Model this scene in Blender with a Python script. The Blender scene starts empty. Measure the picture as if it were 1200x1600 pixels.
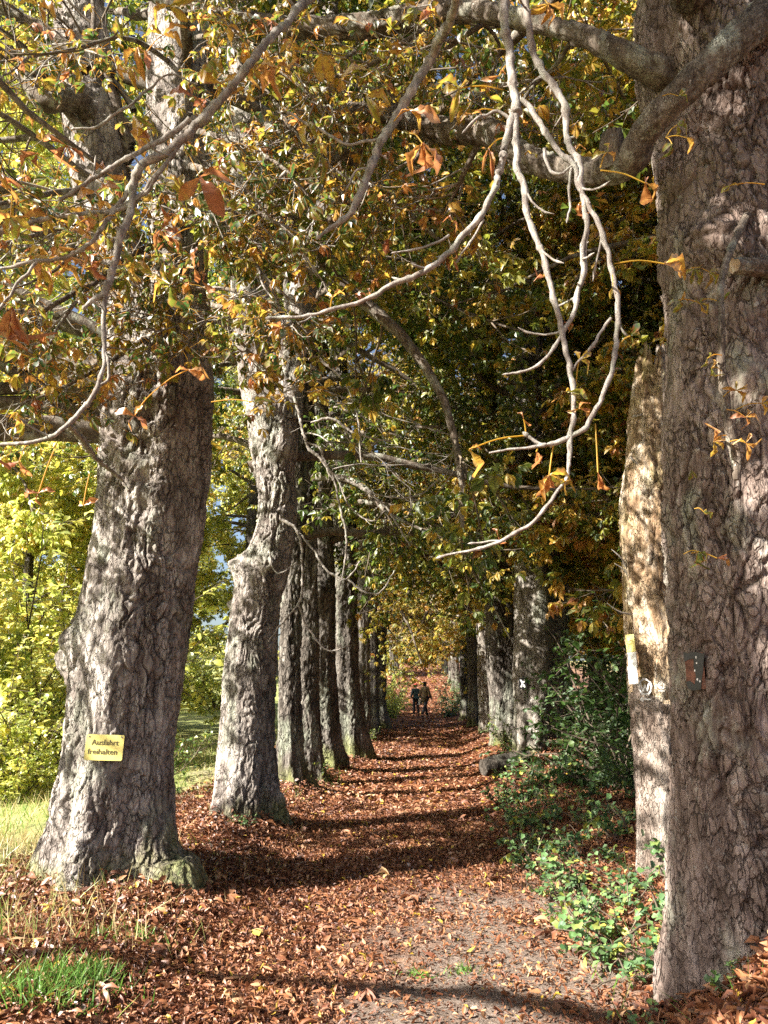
import bpy, math, numpy as np
from mathutils import Euler, Vector
rad = math.radians
rng = np.random.default_rng(11)
U = rng.uniform
scene = bpy.context.scene
COL = scene.collection

# ------------------------------------------------------------------ camera
F = 1250.0                                    # focal length in photo pixels (1200 x 1600)
CAM = np.array([0.0, 0.0, 1.6])
ROT = Euler((rad(90 + 11.93), 0, rad(2.46)), 'XYZ')
R3 = np.array(ROT.to_matrix())

def at(px, py, Y):
    """world point on the sight line of a photo pixel at forward distance Y"""
    d = R3 @ np.array([(px - 600) / F, (800 - py) / F, -1.0])
    return CAM + d * (Y / d[1])

def depth(P):
    return (np.asarray(P) - CAM) @ (-R3[:, 2])

def project(V):
    c = (V - CAM) @ R3
    z = -c[:, 2]
    z = np.where(z < 1e-3, 1e-3, z)
    return 600 + c[:, 0] / z * F, 800 - c[:, 1] / z * F, z

cd = bpy.data.cameras.new('camera')
cd.sensor_fit = 'VERTICAL'; cd.sensor_height = 36; cd.lens = 36 * F / 1600
cd.clip_start = 0.05; cd.clip_end = 3000
co = bpy.data.objects.new('camera', cd); COL.objects.link(co)
co.location = CAM; co.rotation_euler = ROT
scene.camera = co

# ------------------------------------------------------------------ light
SUN_EL = rad(34); SUN_DIR = np.array([-0.86, -0.51])      # horizontal direction towards the sun
w = bpy.data.worlds.new('World'); scene.world = w; w.use_nodes = True
nt = w.node_tree
sky = nt.nodes.new('ShaderNodeTexSky'); sky.sky_type = 'NISHITA'; sky.sun_disc = False
sky.sun_elevation = SUN_EL; sky.dust_density = 2.5; sky.air_density = 0.8; sky.ozone_density = 0.6
sky.sun_rotation = math.atan2(SUN_DIR[0], SUN_DIR[1])
bg = nt.nodes['Background']; bg.inputs['Strength'].default_value = 0.052
nt.links.new(sky.outputs[0], bg.inputs['Color'])
sl = bpy.data.lights.new('sun', 'SUN'); sl.energy = 5.0; sl.angle = rad(0.5); sl.color = (1.0, 0.93, 0.82)
so = bpy.data.objects.new('sun', sl); COL.objects.link(so)
_h2 = SUN_DIR / np.linalg.norm(SUN_DIR)
so.rotation_euler = Vector((_h2[0] * math.cos(SUN_EL), _h2[1] * math.cos(SUN_EL), math.sin(SUN_EL))).to_track_quat('Z', 'Y').to_euler()
so.location = (-30, -20, 30)
scene.view_settings.view_transform = 'Standard'
scene.view_settings.look = 'None'
scene.view_settings.exposure = 2.15
scene.view_settings.gamma = 1.0
cy = scene.cycles
cy.max_bounces = 5; cy.diffuse_bounces = 2; cy.glossy_bounces = 2; cy.transmission_bounces = 4
cy.transparent_max_bounces = 4; cy.use_denoising = False
cy.sample_clamp_indirect = 8

# ------------------------------------------------------------------ numpy noise
def _h(ix, iy, iz, seed):
    n = (ix * 374761393 + iy * 668265263 + iz * 1440662683 + seed * 1274126177) & 0xffffffff
    n = ((n ^ (n >> 13)) * 1274126177) & 0xffffffff
    return ((n ^ (n >> 16)) & 0xffff) / 65535.0

def vnoise(p, seed=0):
    p = np.asarray(p, float)
    i = np.floor(p).astype(np.int64); f = p - i
    u = f * f * f * (f * (f * 6 - 15) + 10)
    r = 0
    for dx in (0, 1):
        for dy in (0, 1):
            for dz in (0, 1):
                wgt = (u[:, 0] if dx else 1 - u[:, 0]) * (u[:, 1] if dy else 1 - u[:, 1]) * (u[:, 2] if dz else 1 - u[:, 2])
                r = r + wgt * _h(i[:, 0] + dx, i[:, 1] + dy, i[:, 2] + dz, seed)
    return r * 2 - 1

def fbm(p, seed=0, octv=4, gain=0.5):
    a, s, t = 1.0, 0, 0
    for o in range(octv):
        s = s + a * vnoise(p * (2.03 ** o), seed + o * 17); t += a; a *= gain
    return s / t

def worley(p, seed=0):
    """F1, F2 and the random value of the nearest cell"""
    i = np.floor(p).astype(np.int64); f = p - i
    f1 = np.full(len(p), 9.0); f2 = np.full(len(p), 9.0); val = np.zeros(len(p))
    for dx in (-1, 0, 1):
        for dy in (-1, 0, 1):
            for dz in (-1, 0, 1):
                c = (i[:, 0] + dx, i[:, 1] + dy, i[:, 2] + dz)
                d = ((dx + _h(*c, seed) - f[:, 0]) ** 2 + (dy + _h(*c, seed + 5) - f[:, 1]) ** 2 + (dz + _h(*c, seed + 9) - f[:, 2]) ** 2)
                near = d < f1
                f2 = np.where(near, f1, np.minimum(f2, d))
                val = np.where(near, _h(*c, seed + 21), val)
                f1 = np.where(near, d, f1)
    return np.sqrt(f1), np.sqrt(f2), val

def sstep(a, b, x):
    t = np.clip((x - a) / (b - a), 0, 1)
    return t * t * (3 - 2 * t)

def nrm(v):
    return v / np.maximum(np.linalg.norm(v, axis=-1, keepdims=True), 1e-9)

# ------------------------------------------------------------------ terrain
def path_z(y):
    return np.interp(y, [-50, 22, 33, 41, 50, 100, 130, 900], [0, 0, -0.06, -0.14, 0.25, 3.0, 4.2, 9.0])

def ground_z(x, y):
    x = np.asarray(x, float); y = np.asarray(y, float)
    z = path_z(y)
    lf = np.clip(-x, 0, None); rt = np.clip(x, 0, None)
    z = z + 0.16 * sstep(1.0, 1.9, lf) - 0.30 * sstep(2.8, 8.0, lf) * sstep(7, 12, y) - 0.10 * sstep(2.8, 6.0, lf)
    z = z + 0.30 * sstep(0.75, 2.0, rt) * (1 - 0.5 * sstep(18, 30, y)) + 0.35 * sstep(2.2, 6, rt)
    z = z + 0.16 * sstep(1.2, 2.2, rt) * sstep(4.6, 3.0, y)
    p = np.stack([x, y, 0 * x], -1).reshape(-1, 3)
    z = z + (0.05 * fbm(p * 0.8, 3, 3) + 0.022 * fbm(p * 3.1, 7, 3)).reshape(x.shape)
    z = z + 0.62 * np.exp(-((x - 1.80) / 0.85) ** 2 - ((y - 3.1) / 0.9) ** 2)
    for tx, ty in ((-2.45, 6.35), (-1.95, 8.9), (-1.8, 11.3), (-1.75, 14.3), (-1.5, 16.5), (2.0, 14.5)):
        z = z + 0.08 * np.exp(-((x - tx) ** 2 + (y - ty) ** 2) / 0.6)
    far = sstep(25, 120, np.abs(x) - 4)
    return z + far * 3.0 * vnoise(p * 0.012, 5).reshape(x.shape)

# ------------------------------------------------------------------ mesh builder
class MB:
    def __init__(s):
        s.V = []; s.F = []; s.n = 0; s.edge = []
    def add(s, V, Fs, mat=0, tint=None, edge=None):
        V = np.asarray(V, float).reshape(-1, 3); Fs = np.asarray(Fs, np.int64)
        s.V.append(V); s.edge.append(np.zeros(len(V)) if edge is None else edge)
        s.F.append((Fs + s.n, mat, np.zeros(len(Fs)) if tint is None else tint))
        s.n += len(V)
    def join(s, o):
        for (Fs, m, t) in o.F: s.F.append((Fs + s.n, m, t))
        s.V += o.V; s.edge += o.edge; s.n += o.n
    def verts(s):
        return np.concatenate(s.V)
    def mesh(s, name, mats, origin=(0, 0, 0), smooth=True):
        me = bpy.data.meshes.new(name)
        V = s.verts() - np.asarray(origin, float)
        me.vertices.add(len(V)); me.vertices.foreach_set('co', V.astype(np.float32).ravel())
        loops = np.concatenate([f.ravel() for f, m, t in s.F])
        tot = np.concatenate([np.full(len(f), f.shape[1]) for f, m, t in s.F])
        mi = np.concatenate([np.full(len(f), m) for f, m, t in s.F])
        ti = np.concatenate([t for f, m, t in s.F])
        st = np.concatenate([[0], np.cumsum(tot)[:-1]])
        me.loops.add(len(loops)); me.loops.foreach_set('vertex_index', loops.astype(np.int32))
        me.polygons.add(len(tot)); me.polygons.foreach_set('loop_start', st.astype(np.int32))
        me.polygons.foreach_set('loop_total', tot.astype(np.int32))
        me.polygons.foreach_set('material_index', mi.astype(np.int32))
        me.polygons.foreach_set('use_smooth', np.full(len(tot), smooth))
        a = me.attributes.new('tint', 'FLOAT', 'FACE'); a.data.foreach_set('value', ti.astype(np.float32))
        e = np.concatenate(s.edge)
        if np.any(e):
            b = me.attributes.new('edge', 'FLOAT', 'POINT'); b.data.foreach_set('value', e.astype(np.float32))
        for m in mats: me.materials.append(m)
        me.update(calc_edges=True); me.validate()
        return me
    def build(s, name, mats, parent=None, smooth=True, local=False):
        org = (0, 0, 0) if (parent is None or local) else np.array(world_loc(parent))
        o = bpy.data.objects.new(name, s.mesh(name, mats, org, smooth)); COL.objects.link(o)
        if parent is not None: o.parent = parent
        return o

def world_loc(o):
    p = np.array(o.location)
    while o.parent is not None:
        o = o.parent; p = p + np.array(o.location)
    return p

def tag(o, label=None, cat=None, group=None, kind=None):
    if label: o['label'] = label
    if cat: o['category'] = cat
    if group: o['group'] = group
    if kind: o['kind'] = kind
    return o

def empty(name, loc, label, cat, group=None, rz=0, sc=1.0):
    o = bpy.data.objects.new(name, None); COL.objects.link(o)
    o.location = loc; o.rotation_euler = (0, 0, rz); o.scale = (sc, sc, sc)
    return tag(o, label, cat, group)

def child(name, mesh, parent):
    o = bpy.data.objects.new(name, mesh); COL.objects.link(o); o.parent = parent
    return o

# ------------------------------------------------------------------ materials
def M_new(name):
    m = bpy.data.materials.new(name); m.use_nodes = True
    m.node_tree.nodes.clear()
    return m, m.node_tree.nodes, m.node_tree.links

def ramp(N, stops):
    r = N.new('ShaderNodeValToRGB'); e = r.color_ramp.elements
    while len(e) < len(stops): e.new(0.5)
    for k, (p, c) in enumerate(stops):
        e[k].position = p; e[k].color = (*c, 1)
    return r

def noise(N, L, vec, scale, detail=4, rough=0.55, dist=0.0):
    n = N.new('ShaderNodeTexNoise'); n.inputs['Scale'].default_value = scale; n.inputs['Detail'].default_value = detail
    n.inputs['Roughness'].default_value = rough; n.inputs['Distortion'].default_value = dist
    if vec is not None: L.new(vec, n.inputs['Vector'])
    return n

def mapping(N, L, src, sc, loc=(0, 0, 0)):
    m = N.new('ShaderNodeMapping'); m.inputs['Scale'].default_value = sc; m.inputs['Location'].default_value = loc
    L.new(src, m.inputs['Vector']); return m.outputs[0]

def mix(N, L, a, b, fac, mode='MIX'):
    m = N.new('ShaderNodeMix'); m.data_type = 'RGBA'; m.blend_type = mode
    for s, v in ((0, fac), (6, a), (7, b)):
        if isinstance(v, (int, float)): m.inputs[s].default_value = v
        elif isinstance(v, tuple): m.inputs[s].default_value = (*v, 1)
        else: L.new(v, m.inputs[s])
    return m.outputs[2]

def math_n(N, L, op, a, b=0.0, clamp=False):
    m = N.new('ShaderNodeMath'); m.operation = op; m.use_clamp = clamp
    for k, v in enumerate((a, b)):
        if isinstance(v, (int, float)): m.inputs[k].default_value = v
        else: L.new(v, m.inputs[k])
    return m.outputs[0]

def maprange(N, L, v, a, b, c=0.0, d=1.0):
    m = N.new('ShaderNodeMapRange'); L.new(v, m.inputs[0])
    for k, x in enumerate((a, b, c, d)): m.inputs[k + 1].default_value = x
    return m.outputs[0]

def bark_mat(name, dark, mid, light, lichen=(0.30, 0.33, 0.26), lich_amt=0.55, moss=0.0, scale=1.0, bump=0.032):
    m, N, L = M_new(name)
    tc = N.new('ShaderNodeTexCoord').outputs['Object']
    st = mapping(N, L, tc, (1, 1, 0.33))
    n1 = noise(N, L, st, 7 * scale, 6, 0.6, 0.6)
    n2 = noise(N, L, tc, 1.6 * scale, 4)
    n3 = noise(N, L, st, 38 * scale, 5, 0.65)
    c = ramp(N, [(0.32, dark), (0.5, mid), (0.68, light)]); L.new(n1.outputs[0], c.inputs[0])
    c2 = mix(N, L, c.outputs[0], (dark[0] * 1.15, dark[1] * 1.0, dark[2] * 0.95), maprange(N, L, n2.outputs[0], 0.5, 0.72, 0, 0.6))
    lm = noise(N, L, mapping(N, L, tc, (1, 1, 0.5), (3, 1, 7)), 3.2 * scale, 6, 0.65)
    lf = math_n(N, L, 'MULTIPLY', maprange(N, L, lm.outputs[0], 0.53, 0.64), lich_amt)
    c3 = mix(N, L, c2, lichen, lf)
    sp = noise(N, L, mapping(N, L, tc, (1, 1, 1), (9, 4, 2)), 26 * scale, 3, 0.6)
    c3 = mix(N, L, c3, (0.46, 0.46, 0.42), math_n(N, L, 'MULTIPLY', maprange(N, L, sp.outputs[0], 0.62, 0.7), lich_amt))
    at_ = N.new('ShaderNodeAttribute'); at_.attribute_name = 'edge'
    c3 = mix(N, L, c3, (dark[0] * 0.5, dark[1] * 0.45, dark[2] * 0.4), math_n(N, L, 'MULTIPLY', at_.outputs['Fac'], 0.6))
    if moss > 0:
        sx = N.new('ShaderNodeSeparateXYZ'); L.new(tc, sx.inputs[0])
        mm = math_n(N, L, 'ADD', maprange(N, L, sx.outputs[2], 0.0, 0.55 * moss, 0.42, 0.0), lm.outputs[0])
        c3 = mix(N, L, c3, (0.17, 0.185, 0.05), math_n(N, L, 'MULTIPLY', maprange(N, L, mm, 0.68, 0.92), 0.7))
    vo = N.new('ShaderNodeTexVoronoi'); vo.feature = 'DISTANCE_TO_EDGE'; vo.inputs['Scale'].default_value = 26 * scale
    wv = N.new('ShaderNodeVectorMath'); wv.operation = 'ADD'
    L.new(mapping(N, L, tc, (1, 1, 0.42)), wv.inputs[0]); L.new(mapping(N, L, noise(N, L, st, 12 * scale, 3).outputs['Color'], (0.11, 0.11, 0.11)), wv.inputs[1])
    L.new(wv.outputs[0], vo.inputs['Vector'])
    ck = math_n(N, L, 'MULTIPLY', maprange(N, L, vo.outputs[0], 0.0, 0.09, 1.0, 0.0), maprange(N, L, noise(N, L, tc, 5 * scale, 2).outputs[0], 0.35, 0.6))
    c3 = mix(N, L, c3, (dark[0] * 0.45, dark[1] * 0.4, dark[2] * 0.35), math_n(N, L, 'MULTIPLY', ck, 0.6))
    fine = mix(N, L, c3, (0.5, 0.45, 0.4), maprange(N, L, n3.outputs[0], 0.55, 0.85, 0, 0.45))
    b = N.new('ShaderNodeBsdfPrincipled'); L.new(fine, b.inputs['Base Color']); b.inputs['Roughness'].default_value = 0.92
    b.inputs['Specular IOR Level'].default_value = 0.2
    hgt = math_n(N, L, 'ADD', math_n(N, L, 'MULTIPLY', ck, -0.8), math_n(N, L, 'ADD', n3.outputs[0], math_n(N, L, 'MULTIPLY', n1.outputs[0], 1.2)))
    bp = N.new('ShaderNodeBump'); bp.inputs['Strength'].default_value = 0.9; bp.inputs['Distance'].default_value = bump
    L.new(hgt, bp.inputs['Height']); L.new(bp.outputs[0], b.inputs['Normal'])
    o = N.new('ShaderNodeOutputMaterial'); L.new(b.outputs[0], o.inputs[0])
    return m

def leaf_mat(name, stops, trans=0.52, brown=None, gloss=0.06, vary=0.12, bumpy=0.0):
    m, N, L = M_new(name)
    t = N.new('ShaderNodeAttribute'); t.attribute_name = 'tint'
    oi = N.new('ShaderNodeObjectInfo')
    tv = math_n(N, L, 'ADD', t.outputs['Fac'], math_n(N, L, 'MULTIPLY', math_n(N, L, 'SUBTRACT', oi.outputs['Random'], 0.5), vary))
    r = ramp(N, stops); L.new(tv, r.inputs[0])
    col = r.outputs[0]
    tc = N.new('ShaderNodeTexCoord').outputs['Object']
    if brown is not None:
        n = noise(N, L, tc, 55, 4, 0.65)
        e = N.new('ShaderNodeAttribute'); e.attribute_name = 'edge'
        k = math_n(N, L, 'ADD', math_n(N, L, 'MULTIPLY', e.outputs['Fac'], 0.30), n.outputs[0])
        col = mix(N, L, col, brown, math_n(N, L, 'MULTIPLY', maprange(N, L, k, 0.62, 0.80), 0.85))
        n2 = noise(N, L, tc, 20, 2)
        col = mix(N, L, col, (0.55, 0.40, 0.06), maprange(N, L, n2.outputs[0], 0.55, 0.75, 0, 0.45))
    d = N.new('ShaderNodeBsdfDiffuse'); L.new(col, d.inputs[0])
    tr = N.new('ShaderNodeBsdfTranslucent')
    L.new(mix(N, L, col, (1.0, 0.85, 0.35), 0.55, 'MULTIPLY') if trans > 0.3 else col, tr.inputs[0])
    hs = N.new('ShaderNodeHueSaturation'); hs.inputs['Value'].default_value = 1.5; hs.inputs['Saturation'].default_value = 0.98
    L.new(col, hs.inputs['Color']); L.new(hs.outputs[0], tr.inputs[0])
    ms = N.new('ShaderNodeMixShader'); ms.inputs[0].default_value = trans
    L.new(d.outputs[0], ms.inputs[1]); L.new(tr.outputs[0], ms.inputs[2])
    out = ms.outputs[0]
    if gloss > 0:
        g = N.new('ShaderNodeBsdfGlossy'); g.inputs['Roughness'].default_value = 0.5; g.inputs[0].default_value = (0.8, 0.82, 0.85, 1)
        fr = N.new('ShaderNodeFresnel'); fr.inputs[0].default_value = 1.4
        mg = N.new('ShaderNodeMixShader'); L.new(math_n(N, L, 'ADD', math_n(N, L, 'MULTIPLY', fr.outputs[0], 0.15), gloss * 0.3), mg.inputs[0])
        L.new(out, mg.inputs[1]); L.new(g.outputs[0], mg.inputs[2]); out = mg.outputs[0]
    o = N.new('ShaderNodeOutputMaterial'); L.new(out, o.inputs[0])
    return m

def plain(name, col, rough=0.7, var=0.25, scale=30, metal=0.0, bump=0.0, spec=0.3):
    m, N, L = M_new(name)
    tc = N.new('ShaderNodeTexCoord').outputs['Object']
    n = noise(N, L, tc, scale, 5, 0.6)
    dk = tuple(c * (1 - var) for c in col); lt = tuple(min(1, c * (1 + var)) for c in col)
    r = ramp(N, [(0.35, dk), (0.65, lt)]); L.new(n.outputs[0], r.inputs[0])
    b = N.new('ShaderNodeBsdfPrincipled'); L.new(r.outputs[0], b.inputs['Base Color'])
    b.inputs['Roughness'].default_value = rough; b.inputs['Metallic'].default_value = metal; b.inputs['Specular IOR Level'].default_value = spec
    if bump:
        bp = N.new('ShaderNodeBump'); bp.inputs['Distance'].default_value = bump; L.new(n.outputs[0], bp.inputs['Height']); L.new(bp.outputs[0], b.inputs['Normal'])
    o = N.new('ShaderNodeOutputMaterial'); L.new(b.outputs[0], o.inputs[0])
    return m

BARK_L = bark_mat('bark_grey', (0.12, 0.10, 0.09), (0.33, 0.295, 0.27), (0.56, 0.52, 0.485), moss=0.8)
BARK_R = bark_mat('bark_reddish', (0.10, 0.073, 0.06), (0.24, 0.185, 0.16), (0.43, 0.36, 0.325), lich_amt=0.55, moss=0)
BARK_F = bark_mat('bark_far_shaded', (0.05, 0.043, 0.037), (0.12, 0.105, 0.092), (0.26, 0.24, 0.215), lich_amt=0.6, moss=1.0, scale=0.7, bump=0.04)  # bark darkened to stand in for shade on the rear trunks
LIMB = bark_mat('bark_limb', (0.075, 0.058, 0.045), (0.15, 0.12, 0.095), (0.26, 0.23, 0.19), lichen=(0.36, 0.38, 0.32), lich_amt=0.7, scale=2.0, bump=0.01)
TWIG = bark_mat('twig_grey', (0.17, 0.14, 0.12), (0.34, 0.31, 0.28), (0.52, 0.49, 0.45), lich_amt=0.5, scale=5, bump=0.003)
TWIGD = plain('twig_dark', (0.12, 0.095, 0.07), 0.9, 0.5, 6)
BARK_S = bark_mat('bark_snag', (0.13, 0.095, 0.075), (0.33, 0.265, 0.225), (0.56, 0.49, 0.43), lich_amt=0.5, scale=1.3)
DEADWOOD = bark_mat('dead_wood', (0.16, 0.095, 0.05), (0.50, 0.37, 0.24), (0.78, 0.71, 0.60), lichen=(0.44, 0.40, 0.16), lich_amt=0.45, scale=1.4, bump=0.02)

GREEN, OLIVE, YGREEN = (0.045, 0.085, 0.014), (0.10, 0.14, 0.02), (0.27, 0.27, 0.03)
GOLD, ORANGE, BROWN = (0.54, 0.36, 0.05), (0.40, 0.175, 0.05), (0.23, 0.09, 0.045)
CANOPY = leaf_mat('leaf_autumn', [(0.0, GREEN), (0.25, OLIVE), (0.45, YGREEN), (0.66, GOLD), (0.89, ORANGE), (1.0, BROWN)])
NEARLEAF = leaf_mat('leaf_autumn_near', [(0.0, (0.04, 0.10, 0.025)), (0.25, OLIVE), (0.45, YGREEN), (0.62, (0.56, 0.35, 0.045)), (0.80, (0.48, 0.21, 0.06)), (1.0, (0.30, 0.10, 0.05))], brown=(0.27, 0.105, 0.035))
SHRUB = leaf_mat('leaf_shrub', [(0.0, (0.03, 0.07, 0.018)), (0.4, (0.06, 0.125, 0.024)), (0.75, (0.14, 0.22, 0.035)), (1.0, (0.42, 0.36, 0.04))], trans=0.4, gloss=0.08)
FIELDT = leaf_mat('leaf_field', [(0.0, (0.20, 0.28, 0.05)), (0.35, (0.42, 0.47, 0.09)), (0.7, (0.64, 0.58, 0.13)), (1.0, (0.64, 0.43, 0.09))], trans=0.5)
LITTER = leaf_mat('leaf_litter', [(0.0, (0.05, 0.022, 0.014)), (0.25, (0.14, 0.052, 0.028)), (0.55, (0.28, 0.115, 0.050)), (0.8, (0.40, 0.21, 0.105)), (0.95, (0.52, 0.36, 0.20)), (1.0, (0.52, 0.36, 0.05))], trans=0.12, brown=None, gloss=0.05, vary=0)
GRASSM = leaf_mat('grass_blade', [(0.0, (0.06, 0.15, 0.02)), (0.4, (0.14, 0.26, 0.04)), (0.65, (0.36, 0.32, 0.12)), (1.0, (0.55, 0.43, 0.24))], trans=0.35, gloss=0.05, vary=0)

# ------------------------------------------------------------------ tubes and trunks
def tubes(mb, P, Rr, sides=5, mat=0):
    P = np.asarray(P, float); Rr = np.asarray(Rr, float)
    n, k, _ = P.shape
    if n == 0: return
    t = nrm(np.gradient(P, axis=1))
    mt = np.abs(nrm(t.mean(1))[:, 2])
    ref = np.where((mt > 0.75)[:, None], np.array([1.0, 0.1, 0]), np.array([0.1, 0.1, 1.0]))[:, None, :]
    e1 = nrm(np.cross(t, np.broadcast_to(ref, t.shape))); e2 = np.cross(t, e1)
    a = np.linspace(0, 2 * math.pi, sides, endpoint=False)
    V = P[:, :, None, :] + Rr[:, :, None, None] * (np.cos(a)[None, None, :, None] * e1[:, :, None, :] + np.sin(a)[None, None, :, None] * e2[:, :, None, :])
    base = (np.arange(n)[:, None, None] * k + np.arange(k - 1)[None, :, None]) * sides
    j = np.arange(sides)[None, None, :]; j2 = (j + 1) % sides
    Fq = np.stack([base + j, base + j2, base + sides + j2, base + sides + j], -1).reshape(-1, 4)
    mb.add(V, Fq, mat)

def spline(pts, n):
    """centripetal-free Catmull-Rom through rows of numbers, n samples evenly along the length"""
    p = np.asarray(pts, float)
    q = np.vstack([2 * p[0] - p[1], p, 2 * p[-1] - p[-2]])
    out = []
    for i in range(len(p) - 1):
        t = np.linspace(0, 1, 24, endpoint=False)[:, None]
        a, b, c, d = q[i], q[i + 1], q[i + 2], q[i + 3]
        out.append(0.5 * ((2 * b) + (c - a) * t + (2 * a - 5 * b + 4 * c - d) * t * t + (3 * b - a - 3 * c + d) * t ** 3))
    out = np.vstack(out + [p[-1:]])
    s = np.concatenate([[0], np.cumsum(np.linalg.norm(np.diff(out[:, :3], axis=0), axis=1))])
    x = np.linspace(0, s[-1], n)
    return np.stack([np.interp(x, s, out[:, k]) for k in range(out.shape[1])], 1)

def trunk(mb, pts, seed, Mseg=96, step=0.03, flute=0.05, flare=0.25, ground=0.0, plates=0.014, lumps=0.03, burls=(), mat=0, cap=False, plate_sc=(12, 12, 3.2)):
    """pts rows: x, y, z, radius, from the base up; a barked trunk with flutes, root flare, plates and cracks"""
    p = np.asarray(pts, float)
    Lg = np.sum(np.linalg.norm(np.diff(p[:, :3], axis=0), axis=1))
    n = max(6, int(Lg / step)); C = spline(p, n)
    P, r = C[:, :3], np.maximum(C[:, 3], 0.004)
    t = nrm(np.gradient(P, axis=0))
    ref = np.array([1.0, 0.0, 0.0]) if abs(nrm(t.mean(0))[2]) > 0.6 else np.array([0.0, 0.3, 1.0])
    e1 = nrm(ref - t * (t @ ref)[:, None]); e2 = np.cross(t, e1)
    a = np.linspace(0, 2 * math.pi, Mseg, endpoint=False)
    rs = np.random.default_rng(seed)
    ks = np.array([3, 5, 7, 9, 4]); ph = rs.uniform(0, 6.28, 5); am = np.array([0.5, 0.8, 0.5, 0.3, 0.5])
    h = P[:, 2] - ground
    tw = 0.25 * np.sin(h * 0.5 + seed)
    lob = sum(am[i] * np.cos(ks[i] * (a[None, :] + tw[:, None]) + ph[i] + 0.25 * np.sin(h * 0.9 + i)[:, None]) for i in range(5)) / 1.6
    A = flute + flare * np.exp(-np.clip(h, 0, None) / 0.38)
    rr = r[:, None] * (1 + A[:, None] * lob)
    dirs = np.cos(a)[None, :, None] * e1[:, None, :] + np.sin(a)[None, :, None] * e2[:, None, :]
    V = P[:, None, :] + rr[:, :, None] * dirs
    V = V.reshape(-1, 3); D = dirs.reshape(-1, 3)
    for (bc, br, bh) in burls:
        d = np.linalg.norm(V - np.asarray(bc), axis=1) / br
        V = V + D * (bh * np.exp(-d * d * 1.6))[:, None]
    q = V + 0.07 * np.stack([vnoise(V * 3, seed + k) for k in (1, 2, 3)], 1)
    q = q + 0.022 * np.stack([vnoise(V * 11, seed + k) for k in (4, 5, 6)], 1)
    rel = np.minimum(1.0, np.repeat(r, Mseg) / 0.3)
    disp = lumps * fbm(V * np.array([2.2, 2.2, 1.0]), seed + 30, 2) * rel
    rg_ = 1 - np.abs(fbm(q * np.array([8, 8, 0.8]), seed + 50, 2)) * 2
    rf = 1 - np.abs(fbm(q * np.array([20, 20, 2.0]), seed + 55, 3)) * 2.2
    gate = 0.35 + 0.75 * sstep(-0.3, 0.3, fbm(V * np.array([2.5, 2.5, 1.3]), seed + 60, 2))
    disp += plates * (0.55 * (rg_ - 0.5) + 0.55 * (rf - 0.5) * gate + 0.5 * fbm(q * np.array([40, 40, 14]), seed + 40, 3))
    f1, f2, val = worley(q * np.array(plate_sc), seed)
    crack = (1 - sstep(0.01, 0.15, f2 - f1 + 0.08 * vnoise(q * 20, seed + 8))) * np.clip(gate, 0, 1)
    g1, g2, gv = worley(q * np.array(plate_sc) * np.array([2.4, 2.4, 1.9]), seed + 3)
    c2 = (1 - sstep(0.0, 0.22, g2 - g1)) * np.clip(gate, 0, 1)
    lift = sstep(0.2, 0.6, f1) * (val > 0.55)                       # plates that peel at their edges
    disp += plates * (0.5 * (val - 0.5) - 1.25 * crack - 0.45 * c2 + 0.40 * (gv - 0.5) + 0.35 * lift)
    V = V + D * disp[:, None]
    i = (np.arange(n - 1) * Mseg)[:, None]; j = np.arange(Mseg)[None, :]; j2 = (j + 1) % Mseg
    Fq = np.stack([i + j, i + j2, i + Mseg + j2, i + Mseg + j], -1).reshape(-1, 4)
    mb.add(V, Fq, mat, edge=np.clip(crack * 0.9 + c2 * 0.3 + 0.4 * sstep(0.3, -0.2, rf), 0, 1))
    if cap:
        ring = V[-Mseg:]; c = ring.mean(0)
        mb.add(np.vstack([ring, c[None]]), [(k, (k + 1) % Mseg, Mseg) for k in range(Mseg)], cap if isinstance(cap, int) and cap is not True else mat)
    return V

def px_trunk(rows, Y, below=0.3):
    """rows (px, py, half width px) from bottom to top at forward distance Y (rows may carry their own Y)"""
    out = []
    for rw in rows:
        y = rw[3] if len(rw) > 3 else Y
        P = at(rw[0], rw[1], y); out.append((*P, rw[2] / F * depth(P)))
    b = out[0]
    return [(b[0], b[1], b[2] - below, b[3] * 1.05)] + out

# ------------------------------------------------------------------ leaves
def leaflet(lod, fold=0.25, curl=0.15, roll=0.0, wide=1.0):
    """x along, y across, z up; returns verts, faces(list of arrays), edge"""
    if lod == 0: xs = np.array([0.0, 0.13, 0.25, 0.37, 0.48, 0.58, 0.68, 0.77, 0.85, 0.93, 1.0])
    elif lod == 1: xs = np.array([0.0, 0.38, 0.72, 1.0])
    else:
        V = np.array([[0, 0, 0], [0.62, 0.22 * wide, 0.06], [1, 0, -curl], [0.62, -0.22 * wide, 0.06]], float)
        return V, np.array([[0, 1, 2], [0, 2, 3]]), np.array([0, 1, 1, 1.0])
    wd = np.interp(xs, [0, 0.22, 0.45, 0.64, 0.8, 0.92, 1], [0.012, 0.085, 0.165, 0.215, 0.20, 0.11, 0.0]) * wide
    V, E = [], []
    for x, w_ in zip(xs, wd):
        zc = -curl * x * x * (1 + 0.4 * math.sin(9 * x)) + (0.02 * math.sin(23 * x) if lod == 0 else 0)
        xx = x * (1 - 0.35 * abs(curl) * x)
        for s in (-1, 0, 1):
            ang = roll * abs(s)
            V.append((xx, s * w_ * math.cos(ang), zc + abs(s) * w_ * (fold + math.sin(ang)) + (0.05 * math.sin(17 * x + 2 * s) if s else 0)))
            E.append(abs(s) * min(1, w_ * 6) if x < 0.99 else 1.0)
    k = len(xs); Fq = []
    for i in range(k - 1):
        for c in (0, 1):
            Fq.append((3 * i + c, 3 * i + c + 1, 3 * i + 4 + c, 3 * i + 3 + c))
    return np.array(V), np.array(Fq), np.array(E)

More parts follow.
